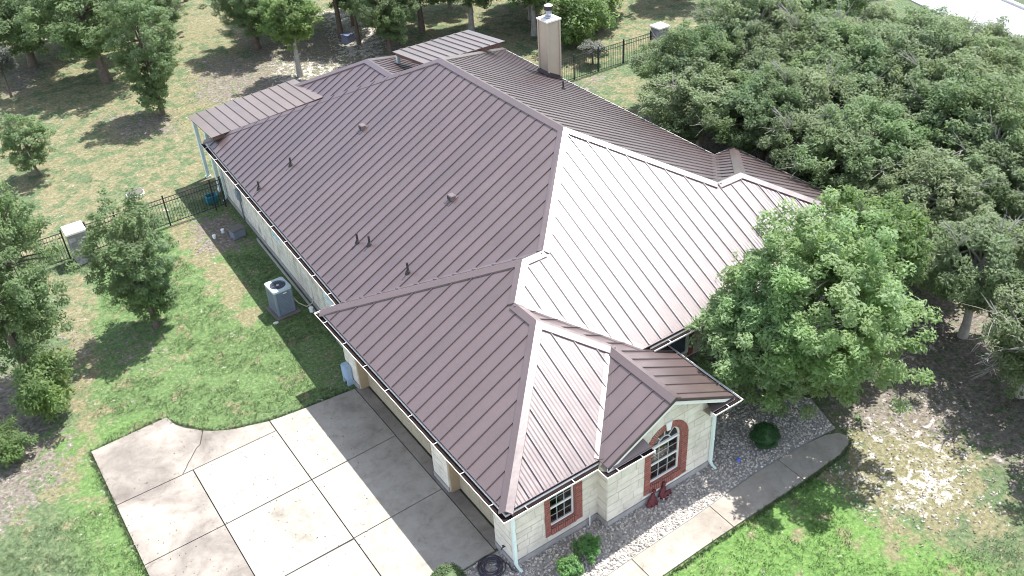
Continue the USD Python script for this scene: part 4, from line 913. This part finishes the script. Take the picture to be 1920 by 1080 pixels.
KINDS = {
 'young': dict(name='young_oak_tree', seed=1, H=5.4, R=1.5, zb=-.15, nclump=420, nleaf=30000, leaf=.052, m='leaf_oak', trunk_r=.085, spread=.19, fill=.4, lobes=9, lobe_amp=.4),
 'small': dict(name='small_oak_tree', seed=2, H=3.3, R=1.3, zb=.1, nclump=190, nleaf=13000, leaf=.052, m='leaf_oak', trunk_r=.06, spread=.18, fill=.4),
 'large': dict(name='large_oak_tree', seed=3, H=7.4, R=2.4, zb=.8, nclump=460, nleaf=42000, leaf=.060, m='leaf_oak', trunk_r=.17, spread=.27, fill=.45, lobes=9),
 'wide': dict(name='spreading_oak_tree', seed=4, H=5.6, R=2.55, zb=.6, nclump=380, nleaf=32000, leaf=.068, m='leaf_oak', trunk_r=.16, lean=(-.5, .2), spread=.29, lobes=6),
 'tall': dict(name='tall_thin_tree', seed=5, H=6.6, R=2.1, zb=2.0, nclump=240, nleaf=18000, leaf=.066, m='leaf_oak', trunk_r=.14, spread=.27),
 'bright': dict(name='bright_green_tree', seed=6, H=4.4, R=1.5, zb=1.2, nclump=220, nleaf=17000, leaf=.064, m='leaf_bright', trunk_r=.11, spread=.25, bark='bark_pale'),
 'grove_a': dict(name='grove_oak_tree', seed=7, H=4.8, R=2.3, zb=.8, nclump=430, nleaf=36000, leaf=.064, m='leaf_grove', trunk_r=.13, dead=8, spread=.26, bark='bark_pale', lobes=9, fill=.55, lobe_amp=.5),
 'grove_b': dict(name='grove_elm_tree', seed=8, H=4.5, R=2.15, zb=.7, nclump=380, nleaf=32000, leaf=.060, m='leaf_grove', trunk_r=.12, dead=9, spread=.25, bark='bark_pale', lobes=8, fill=.55, lobe_amp=.55),
 'grove_c': dict(name='grove_live_oak_tree', seed=9, H=5.1, R=2.45, zb=.9, nclump=430, nleaf=36000, leaf=.066, m='leaf_oak', trunk_r=.14, dead=8, spread=.27, bark='bark', lobes=10, fill=.55, lobe_amp=.5),
 'grove_d': dict(name='grove_juniper_tree', seed=12, H=4.3, R=2.1, zb=.5, nclump=330, nleaf=25000, leaf=.056, m='leaf_grove', trunk_r=.12, dead=20, spread=.25, bark='bark_pale', lobes=7, fill=.5, lobe_amp=.6),
 'bush': dict(name='leafy_bush', cat='bush', seed=10, H=1.9, R=1.0, zb=.05, nclump=50, nleaf=8000, leaf=.055, m='leaf_bright', trunk_r=.04, spread=.30, stems=3),
 'grey': dict(name='grey_leaved_tree', seed=11, H=3.1, R=.9, zb=1.0, nclump=45, nleaf=5000, leaf=.055, m='leaf_grey', trunk_r=.06, spread=.28),
}
tree('young', -3.45, 15.6, 'young oak with a full rounded crown standing alone on the lawn left of the house', 20)
tree('large', -7.45, 14.9, 'large dark oak at the left edge of the photo, beside the lawn', 40, 1.0, 1.16)
tree('bush', -7.25, 13.2, 'bright leafy bush low in front of the large oak at the left edge', 15, 1.05, 1.35)
tree('bush', -8.75, 12.1, 'small dark bush at the lower left edge, on bare shaded earth', 80, .75, .9)
tree('small', -4.15, 29.5, 'small rounded oak on dry grass near the left edge, beyond the stone pillar', 10)
tree('young', 2.1, 32.1, 'dense oval oak rooted in a ring of bare earth behind the left patio cover', 130, 1.25, 1.0)
tree('wide', 1.2, 38.2, 'spreading oak with a thick leaning trunk behind the dense oval oak', 0, 1.32, .95)
tree('wide', -1.45, 43.1, 'wide oak in the far left corner with its low crown over a short trunk', 140, 1.25, .8)
tree('grey', -3.27, 39.4, 'thin grey leaved tree with a bare dark trunk at the upper left edge', 0)
tree('bright', 3.6, 41.2, 'yellow green tree showing behind the spreading oak at the top left', 0)
tree('bright', -2.6, 47.0, 'yellow green tree in the top left corner of the photo', 75, 1.35)
tree('wide', 1.6, 44.6, 'dark oak filling the gap behind the spreading oak, top left', 260, 1.15, .9)
tree('small', 5.9, 42.6, 'small dark oak by the lit clearing at the top, left of centre', 60, 1.0, .95)
tree('tall', 7.2, 46.2, 'thin trunked tree at the top edge beside the lit clearing', 25, .8)
tree('tall', 8.6, 47.6, 'slender farthest tree at the top edge above the clearing', 160, .8)
tree('bright', 9.12, 31.9, 'light green tree with a pale trunk just behind the left patio cover', 40, 1.15, 1.0)
tree('large', 8.9, 37.0, 'broad dark oak behind the light green tree at the top', 200, 1.05, .8)
tree('grove_c', 11.2, 38.4, 'dense oak right of the broad dark oak at the top edge', 140, .9, 1.0)
tree('tall', 13.1, 35.3, 'tree with a thick black trunk before the pale ground at the top centre', 75)
tree('tall', 13.4, 33.7, 'tree with a thin black stem by a low bluish box, top centre', 310, .72, 1.0)
tree('wide', 14.07, 31.5, 'tree with a straight grey trunk at the left end of the far patio cover', 220, .78, 1.05)
tree('grove_c', 16.9, 33.0, 'oak behind the far patio cover, left one of the row there', 30, 1.1)
tree('grove_a', 19.0, 31.2, 'pale green oak behind the right end of the far patio cover', 100, 1.12)
tree('bright', 21.2, 28.4, 'green tree right behind the chimney', 190, 1.45, .8)
tree('grove_c', 24.0, 28.0, 'oak right of the chimney beyond the iron fence', 250, 1.1, .75)
tree('bright', 26.5, 28.6, 'low spreading green tree at the edge of the dry clearing, right of the chimney', 300, 1.25, .7)
tree('bush', 21.8, 25.6, 'wide leafy bush beyond the iron fence, right behind the chimney', 40, 1.9, 1.1)
tree('bush', 23.9, 26.6, 'leafy bush at the edge of the dry clearing beyond the iron fence', 200, 1.8, 1.0)
tree('grey', 21.0, 23.2, 'pale spiky shrub against the iron fence right of the chimney', 0, .8, .55)
for i, (k, x, y, s, sz, lab) in enumerate([
  ('wide', 4.2, 46.5, 1.0, .9, 'oak behind the yellow green tree, cut by the top edge left of centre'),
  ('large', 11.8, 40.5, .9, .8, 'dark oak behind the light green tree, cut by the top edge'),
  ('grove_c', 16.4, 38.2, 1.0, 1.0, 'tall oak behind the pale open ground, cut by the top edge'),
  ('grove_a', 20.2, 35.4, 1.0, 1.0, 'oak at the top edge straight above the far patio cover'),
  ('grove_b', 23.6, 32.6, 1.0, 1.0, 'oak at the top edge behind the chimney flue'),
  ('grove_a', 22.4, 30.4, 1.05, .9, 'pale green oak above the chimney cap'),
  ('wide', 14.6, 36.6, .9, 1.0, 'oak between the black trunk and the far patio cover, top centre'),
  ('grove_b', 27.6, 33.0, 1.1, 1.0, 'oak at the top edge left of the dry clearing'),
  ('grove_c', 30.6, 27.4, .95, .95, 'oak at the top edge beyond the dry clearing')]):
    tree(k, x, y, lab, 57*i, s, sz)
grove = [
 ('grove_b', 20.6, 16.4, 1.0, 'tree of the grove beside the half hidden stone pillar'), ('grove_a', 24.4, 16.6, 1.0, 'grove tree at the far edge above the half hidden stone pillar'),
 ('grove_c', 27.2, 15.0, 1.0, 'grove tree at the top edge, right of the dry clearing'), ('grove_a', 30.0, 13.8, .72, 'grove tree at the top edge, left of the street corner'),
 ('grove_c', 30.6, 10.4, .62, 'last grove tree in front of the pale street'), ('grove_a', 18.2, 12.7, 1.0, 'grove tree over the little dry lawn beside the right eave'),
 ('grove_d', 20.9, 12.1, 1.05, 'grove tree with bare pale twigs just behind the one over the dry lawn'), ('grove_b', 24.0, 11.6, 1.1, 'upper grove tree one crown in from the top edge'),
 ('grove_c', 26.2, 8.8, 1.05, 'upper grove tree below the one before the street'), ('grove_a', 28.8, 7.4, .85, 'grove tree at the right edge just below the street'),
 ('grove_b', 27.2, 4.6, 1.0, 'grove tree on the right edge, second below the street'), ('grove_c', 18.4, 9.6, .9, 'grove tree touching the notch in the right eave'),
 ('grove_b', 20.4, 8.9, 1.0, 'middle grove tree one row behind the eave notch'), ('grove_d', 22.2, 7.6, 1.1, 'middle grove tree with a bare grey top'),
 ('grove_a', 23.4, 5.2, 1.0, 'middle grove tree right of the bare grey topped one'), ('grove_c', 24.2, 2.6, 1.05, 'middle grove tree on the right edge of the photo'),
 ('grove_c', 18.5, 5.4, .92, 'grove tree pressed against the lower right eave'), ('grove_b', 18.4, 7.3, .88, 'narrow grove tree pressed against the right eave below its notch'),
 ('grove_d', 20.2, 4.4, 1.0, 'twiggy grove tree behind the corner of the right eave'), ('grove_b', 20.6, 2.0, 1.0, 'lower grove tree with pale dead twigs, right of the roof corner'),
 ('grove_d', 21.4, -.2, 1.0, 'lower grove tree with grey bare limbs at the right edge'), ('grove_a', 17.9, 2.4, .9, 'grove tree at the roof corner behind the bright crape myrtle'),
 ('grove_b', 16.3, -.7, .92, 'grove tree overhanging the shaded leaf litter, right of the crape myrtle'), ('grove_d', 15.2, -3.25, .95, 'grey green tree whose dark trunk shows at the right edge'),
 ('grove_c', 19.6, 14.4, .85, 'low grove tree between the dry lawn and the stone pillar'), ('grove_a', 20.0, 10.6, .95, 'grove tree filling the gap behind the eave notch row'),
 ('grove_c', 22.4, 9.8, 1.0, 'dense grove tree in the middle of the grove'), ('grove_a', 24.4, 7.2, 1.0, 'grove tree in the middle right of the grove'), ('grove_a', 21.6, 5.8, .95, 'grove tree above the twiggy one behind the eave corner'),
 ('grove_c', 22.2, 3.4, .95, 'grove tree below the bare grey topped one, toward the right edge'), ('grove_a', 19.4, 3.2, .9, 'grove tree squeezed between roof corner and right hand crowns'), ('grove_c', 26.2, 6.4, .9, 'grove tree near the right edge, third below the street'),
 ('grove_a', 22.6, 14.4, 1.0, 'grove tree between the stone pillar and the top edge row'), ('grove_d', 25.6, 13.4, 1.0, 'twiggy grove tree in the upper middle of the grove'), ('grove_a', 14.6, -6.6, .9, 'tree at the right edge shading the lower right grass'), ('grove_c', 17.4, -6.0, .9, 'tree just outside the lower right edge')]
for i, (k, x, y, s, lab) in enumerate(grove): tree(k, x, y, lab, (73*i) % 360, s*1.13, .80+.32*((i*7) % 5)/4)
# crape myrtle by the entry, its crown over the eave
mx, my = 9.98, .75
def inside_house(P):
    x, y, z = P[:, 0]+mx, P[:, 1]+my, P[:, 2]
    return ((y > ybe-.02) & (z < He+p*(y-yb)+.10) & (z > He-.2)) | ((x < W+.05) & (z < He+p*np.abs(W-x)+.12)) | ((y > ybe+.1) & (x < 11.5))
KINDS['myrtle'] = dict(name='crape_myrtle', seed=21, H=6.3, R=3.65, zb=.3, nclump=1000, nleaf=92000, leaf=.068, m='leaf_myrtle', bark='bark_pale', trunk_r=.12, stems=4, spread=.27, fill=.42, lobe_amp=.45, clip=inside_house, up=.75, lobes=9)
tree('myrtle', mx, my, 'big bright green crape myrtle spreading over the entry eave')

tree('bright', 13.5, 1.15, 'light green small tree hiding the right end corner of the roof', 110, 1.2, 1.08)
# shrubs in the gravel
def shrub(name, label, x, y, R, H, m, n, leaf, seed, ball=False):
    r = np.random.default_rng(seed); t = thing(name, label, 'shrub', (x, y, .015))
    k = 60; d_ = r.normal(size=(k, 3)); d_[:, 2] = np.abs(d_[:, 2])*.9-.15; d_ /= np.linalg.norm(d_, axis=1, keepdims=True)
    rad = r.uniform(.78, .88, k) if ball else r.uniform(.30, 1.12, k)
    C_ = d_*rad[:, None]*[R, R, H*.55]+[0, 0, H*.45]; C_[:, 2] = np.maximum(C_[:, 2], .05)
    V, F, P = leaves(r, C_, d_, n, leaf, spread=R*(.24 if ball else .3), up=.4); part(t, 'foliage', trimesh.Trimesh(V, F, process=False), m, kind='stuff')
    part(t, 'stem', cat_([tube([(0, 0, -.03), tuple(C_[j]*.5), tuple(C_[j]*.9)], [.016, .012, .005], 5) for j in range(0, k, 6)]), 'bark')
    if ball:
        c = trimesh.creation.icosphere(3); c.apply_scale([R*.80, R*.80, H*.46]); c.apply_translation([0, 0, H*.47]); part(t, 'inner_foliage', c, m, smooth=True)
    return t
shrub('round_shrub', 'clipped round dark shrub in the gravel under the crape myrtle', 8.15, -.30, .40, .78, 'leaf_clipped', 9000, .026, 1, True)
shrub('small_shrub', 'light green shrub half in shade below the small window', 2.12, -.30, .32, .50, 'leaf_shrub', 4200, .034, 2)
shrub('small_shrub', 'light green shrub beside the walkway, nearest the house corner', 1.42, -.52, .31, .50, 'leaf_shrub', 4200, .034, 3)
shrub('round_shrub', 'pale clipped shrub at the driveway edge, cut by the bottom of the photo', -1.10, .92, .42, .62, 'leaf_clipped_pale', 8000, .024, 4, True)

# ------------------------------------------------------------------ fences and stone pillars
def fence(label, p0, p1, posts, h=1.22, skip=None):
    a, b = np.array(p0, float), np.array(p1, float); ln = np.linalg.norm(b-a); dr = (b-a)/ln
    t = thing('iron_fence', label, 'fence', (*p0, gz(*p0)), math.degrees(math.atan2(dr[1], dr[0])))
    ok = lambda s: skip is None or not (skip[0] < s < skip[1])
    segs = [(0, ln)] if skip is None else [(0, skip[0]), (skip[1], ln)]
    for s0, s1 in segs:
        for z in (.12, h-.20, h-.02): part(t, 'rail', cbox(s1-s0, .025, .024, ((s0+s1)/2, 0, z)), 'black_iron')
    part(t, 'pickets', cat_([cbox(.014, .014, h-.1, (s, 0, (h-.1)/2+.07)) for s in np.arange(.055, ln, .11) if ok(s)]), 'black_iron', kind='stuff')
    for s in posts:
        pm = [cbox(.05, .05, h+.1, (s, 0, (h+.1)/2-.02)), cbox(.075, .075, .03, (s, 0, h+.09), .008)]
        part(t, 'post', cat_(pm), 'black_iron')
    return t
fence('black iron picket fence running from the left edge past the stone pillar to the house', (-14, 21.55), (1.35, 21.75), [.2, 2.1, 4.0, 5.9, 7.8, 9.28, 10.12, 11.2, 13.05, 14.9, 15.3], skip=(9.32, 10.08))
fence('black iron picket fence behind the house, right of the chimney', (15.6, 22.45), (24.0, 22.2), [.1, 1.9, 3.6, 5.05, 6.6, 8.3])
def pillar(label, x, y, w, dp, h, m='limestone_grey'):
    t = thing('stone_pillar', label, 'pillar', (x, y, gz(x, y)))
    core = part(t, 'core', box(-w/2+.02, w/2-.02, -dp/2+.02, dp/2-.02, -.05, h), 'foundation_gray'); R_ = random.Random(int(x*10))
    for (o, dn, n, ww) in (((-w/2, -dp/2+.02, 0), (1, 0), (0, -1), w), ((w/2, dp/2-.02, 0), (-1, 0), (0, 1), w), ((-w/2+.02, dp/2, 0), (0, -1), (-1, 0), dp), ((w/2-.02, -dp/2, 0), (0, 1), (1, 0), dp)):
        for g in ashlar(R_, sg.box(.0, 0, ww, h), row=(.16, .2, .24), length=(.2, .42), gap=.014): part(core, 'stone', wall_frame(extrude(g, .0, R_.uniform(.018, .035)), o, dn, n), m)
    part(t, 'cap', cbox(w+.10, dp+.10, .085, (0, 0, h+.0425), .012), 'limestone_cap')
pillar('grey stone fence pillar with a flat white cap on the left lawn', -4.29, 21.45, .62, .66, 1.28)
pillar('half hidden stone fence pillar among the grove at the far right end of the iron fence', 24.4, 22.1, .62, .62, 1.35)

# ------------------------------------------------------------------ air conditioner and small things
ac = thing('air_conditioner', 'grey metal air conditioning unit standing on a pad beside the left wall', 'air conditioner', (.30, 13.83, 0), 2)
hx, hy = .31, .36
part(ac, 'pad', cbox(.86, .94, .09, (0, 0, .045), .015), 'plastic_pad')
def rbox(w, dp, z0, z1, r): return extrude(sg.box(-w/2+r, -dp/2+r, w/2-r, dp/2-r).buffer(r, 6), z0, z1)
cas = part(ac, 'casing', rbox(.62, .72, .09, .98, .07), 'steel_grey')
for i in range(14): part(cas, 'louver', cat_([box(-hx+.08, hx-.08, -hy-.012, -hy, .16+i*.055, .185+i*.055), box(-hx-.012, -hx, -hy+.08, hy-.08, .16+i*.055, .185+i*.055)]), 'steel_grey')
part(cas, 'corner_post', cat_([cyl(a*(hx-.045), b*(hy-.045), .09, .98, .062, 12) for a in (-1, 1) for b in (-1, 1)]), 'steel_grey', smooth=True)
lid = rbox(.66, .76, .98, 1.05, .08); hole = trimesh.creation.cylinder(.26, 1.0, sections=32); 
lidp = sg.box(-.33+.08, -.38+.08, .33-.08, .38-.08).buffer(.08, 6).difference(sg.Point(0, 0).buffer(.265, 16))
tp = part(ac, 'lid', extrude(lidp, .98, 1.05), 'ac_light')
part(tp, 'fan_well', cyl(0, 0, .90, .985, .29, 28), 'ac_dark')
part(tp, 'fan_guard', cat_([tube([(r_*math.cos(t), r_*math.sin(t), 1.045) for t in np.linspace(0, 2*PI, 33)], .006, 5, cap=False) for r_ in (.07, .11, .15, .19, .23, .26)]+[tube([(.05*math.cos(t), .05*math.sin(t), 1.045), (.265*math.cos(t), .265*math.sin(t), 1.045)], .006, 5) for t in np.linspace(0, 2*PI, 9)[:-1]]), 'ac_dark', kind='stuff')
part(tp, 'motor_cap', cyl(0, 0, 1.0, 1.05, .065, 16, .05), 'galvanized', smooth=True)
part(ac, 'service_panel', cbox(.02, .20, .34, (hx+.012, -.18, .78), .004), 'white_plastic')
part(ac, 'badge', cbox(.12, .006, .03, (.05, -hy-.014, .90)), 'white_plastic')
t = thing('cable', 'pale looped cable from the air conditioner to the wall', 'cable', (0, 0, 0))
part(t, 'loop', tube([(.63, 13.65, .55), (.75, 13.5, .30), (.95, 13.35, .14), (1.15, 13.3, .22), (1.27, 13.32, .5)], .018, 6), 'copper_line', smooth=True)
part(t, 'conduit', tube([(1.25, 13.32, .1), (1.25, 13.32, 1.5)], .02, 6), 'copper_line')
def cleanout(label, x, y, z=.12, r=.07):
    t = thing('cleanout_cap', label, 'pipe cap', (x, y, 0), group=None); part(t, 'pipe', cyl(0, 0, -.05, z, r*.85, 14), 'white_plastic'); part(t, 'cap', cat_([cyl(0, 0, z, z+.04, r, 14), cbox(.05, .05, .03, (0, 0, z+.05), .006)]), 'white_plastic')
cleanout('white pipe cap on bare earth by the wall, farther from the house', .08, 19.75); cleanout('white pipe cap on bare earth by the wall, nearer the house', .49, 19.95)
cleanout('white pipe cap in the grass beside the air conditioner cable', 1.02, 13.15, .14, .08)
t = thing('meter_box', 'grey electric meter box and conduit on the long left wall', 'meter box', (xe(20.2)+.36, 20.2, 0))
part(t, 'conduit', tube([(0, 0, .05), (0, 0, 1.9)], .03, 8), 'steel_grey'); part(t, 'box', cbox(.14, .3, .45, (0, -.02, 1.2), .015), 'steel_grey'); part(t, 'meter', tube([(-.07, -.02, 1.28), (-.14, -.02, 1.28)], .09, 14), 'ac_light')
t = thing('utility_box', 'low grey utility box on the ground below the meter', 'utility box', (.86, 19.35, 0), 8)
part(t, 'body', cbox(.5, .42, .34, (0, 0, .17), .03), 'steel_grey'); part(t, 'lid', cbox(.54, .46, .06, (0, 0, .36), .015), 'plastic_pad')
t = thing('lid_cover', 'round dark septic lid on a pale riser in the dry grass past the fence', 'lid', (-1.32, 25.0, gz(-1.32, 25)))
part(t, 'riser', cyl(0, 0, -.05, .10, .36, 24), 'limestone_cap'); part(t, 'lid', cat_([cyl(0, 0, .10, .17, .33, 24, .30), cbox(.12, .05, .04, (0, .1, .19), .008)]), 'plastic_pad')
t = thing('tub', 'turquoise plastic tub behind the iron fence at the house corner', 'tub', (1.02, 22.55, 0))
part(t, 'tub_body', cat_([extrude(sg.box(-.2, -.15, .2, .15).buffer(.03).difference(sg.box(-.17, -.12, .17, .12)), .02, .26), box(-.17, .17, -.12, .12, 0, .03)]), 'teal_plastic'); part(t, 'rim', extrude(sg.box(-.21, -.16, .21, .16).buffer(.04).difference(sg.box(-.19, -.14, .19, .14)), .26, .30), 'teal_plastic')
t = thing('wall_lamp', 'small yellowish lamp on the garage wall under the eave', 'lamp', (.44, 9.1, 1.52)); g_ = trimesh.creation.icosphere(2, .085)
part(t, 'globe', g_, 'limestone_cap', smooth=True); part(t, 'bracket', cbox(.1, .06, .06, (.05, 0, .09), .01), 'vent_black')
t = thing('hose_box', 'pale blue hose box against the stone pier by the lawn', 'hose box', (.38, 9.12, 0))
part(t, 'body', cbox(.22, .36, .5, (0, 0, .45), .04), 'pale_blue'); [part(t, 'foot', cbox(.2, .05, .22, (0, a*.13, .1)), 'pale_blue') for a in (-1, 1)]
t = thing('garden_hose', 'dark garden hose coiled on the gravel at the house corner', 'hose', (.0, .78, .03))
r = np.random.default_rng(3); pts = []
for k in np.linspace(0, 7.6*2*PI, 420):
    R_ = .335-.024*(k/(2*PI))+.03*math.sin(k*1.37); pts.append((R_*math.cos(k)*1.04, R_*math.sin(k), .03+.008*(k/6.28)+.03*abs(math.sin(k*.61+.4))))
part(t, 'coil', tube(pts, .014, 6), 'hose_dark', smooth=True)
part(t, 'free_end', tube([(.33, 0, .03), (.40, -.16, .02), (.37, -.34, .02), (.44, -.46, .02)], .014, 6), 'hose_dark', smooth=True); part(t, 'nozzle', tube([(.06, .03, .07), (.12, .0, .08), (.17, -.02, .08)], [.02, .024, .016], 8), 'galvanized')
t = thing('white_pipe', 'thin white vent pipe standing by the small window corner', 'pipe', (2.72, .40, 0)); part(t, 'stem', cyl(0, 0, -.05, .34, .018, 10), 'white_plastic'); part(t, 'cap', cyl(0, 0, .34, .37, .024, 10), 'white_plastic')
t = thing('blue_ball', 'small blue garden ball on a stake in the gravel', 'garden ball', (7.2, -.30, 0)); g_ = trimesh.creation.icosphere(3, .055); g_.apply_translation([0, 0, .10]); part(t, 'ball', g_, 'blue_plastic', smooth=True); part(t, 'stake', cyl(0, 0, -.05, .06, .008, 6), 'galvanized')
t = thing('faucet', 'small dark outdoor faucet low on the corner wall', 'faucet', (.46, .86, .42)); part(t, 'spout', tube([(.05, 0, 0), (-.06, 0, 0), (-.09, 0, -.05)], .015, 8), 'vent_black'); part(t, 'knob', tube([(-.03, 0, .02), (-.03, 0, .06)], [.01, .028], 8), 'vent_black')
# two dark red garden figures under the arched window
import manifold3d as m3
def hullchain(segs):
    ms = []
    for a, ra, b, rb in segs:
        s = []
        for c, q in ((a, ra), (b, rb)):
            g = trimesh.creation.icosphere(2, q); s.append(g.vertices+np.array(c))
        ms.append(trimesh.convex.convex_hull(np.vstack(s)))
    out = None
    for m in ms:
        mm = m3.Manifold(m3.Mesh(np.asarray(m.vertices, np.float32), np.asarray(m.faces, np.uint32))); out = mm if out is None else out+mm
    me = out.refine_to_length(.02).to_mesh(); tm = trimesh.Trimesh(me.vert_properties[:, :3], me.tri_verts); trimesh.smoothing.filter_taubin(tm, iterations=8); return tm
t = thing('garden_figure', 'dark red garden figure with a sloping cloaked back, left one under the arched window', 'garden figure', (4.42, -.03, .01), 0)
part(t, 'body', hullchain([((-.14, .0, .05), .06, (.02, .02, .34), .05), ((-.02, -.03, .06), .08, (.03, .02, .32), .045), ((.09, -.02, .05), .06, (.04, .02, .28), .04), ((.03, .02, .34), .03, (.05, .02, .42), .026)]), 'ornament_red', smooth=True)
g_ = trimesh.creation.icosphere(2, .052); g_.apply_translation([.055, .02, .45]); part(t, 'head', g_, 'ornament_red', smooth=True); part(t, 'base', cyl(.0, .0, -.01, .03, .13, 16), 'ornament_red')
t = thing('garden_figure', 'dark red garden figure with an outstretched limb, right one under the arched window', 'garden figure', (4.80, .00, .01), 0)
part(t, 'body', hullchain([((-.06, .0, .10), .07, (.02, .02, .32), .065), ((.0, -.02, .08), .07, (.10, -.03, .14), .05), ((.10, -.03, .14), .042, (.20, -.04, .17), .032), ((.20, -.04, .17), .03, (.21, -.05, .05), .028), ((-.04, .02, .30), .035, (-.10, -.01, .16), .028), ((.02, .02, .34), .03, (.03, .02, .42), .026)]), 'ornament_red', smooth=True)
g_ = trimesh.creation.icosphere(2, .055); g_.apply_translation([.03, .02, .46]); part(t, 'head', g_, 'ornament_red', smooth=True); part(t, 'base', cyl(.02, .0, -.01, .03, .14, 16), 'ornament_red')
t = thing('storage_box', 'low bluish box on the pale ground beside the thin black tree stem', 'box', (13.15, 34.5, gz(13.15, 34.5)), 20); part(t, 'body', cbox(.55, .5, .42, (0, 0, .2), .02), 'shed_blue'); part(t, 'lid', cbox(.6, .55, .05, (0, 0, .43), .012), 'shed_blue')
t = thing('rock', 'small pale stone in the shaded grass in front of the air conditioner', 'stone', (-.2, 13.30, .02)); g_ = pebble(50); g_.apply_scale(.09); part(t, 'stone_body', g_, 'limestone_cap')
# edging board along the foot of the long wall
top('edging_strip', prism(rect(-.05, .0, 0, .09), (xe(10.2)+.30, 10.2, 0), (xe(18.6)+.30, 18.6, 0), (1, 0)), 'foundation_gray', 'pale edging strip in the grass along the long left wall', 'edging')
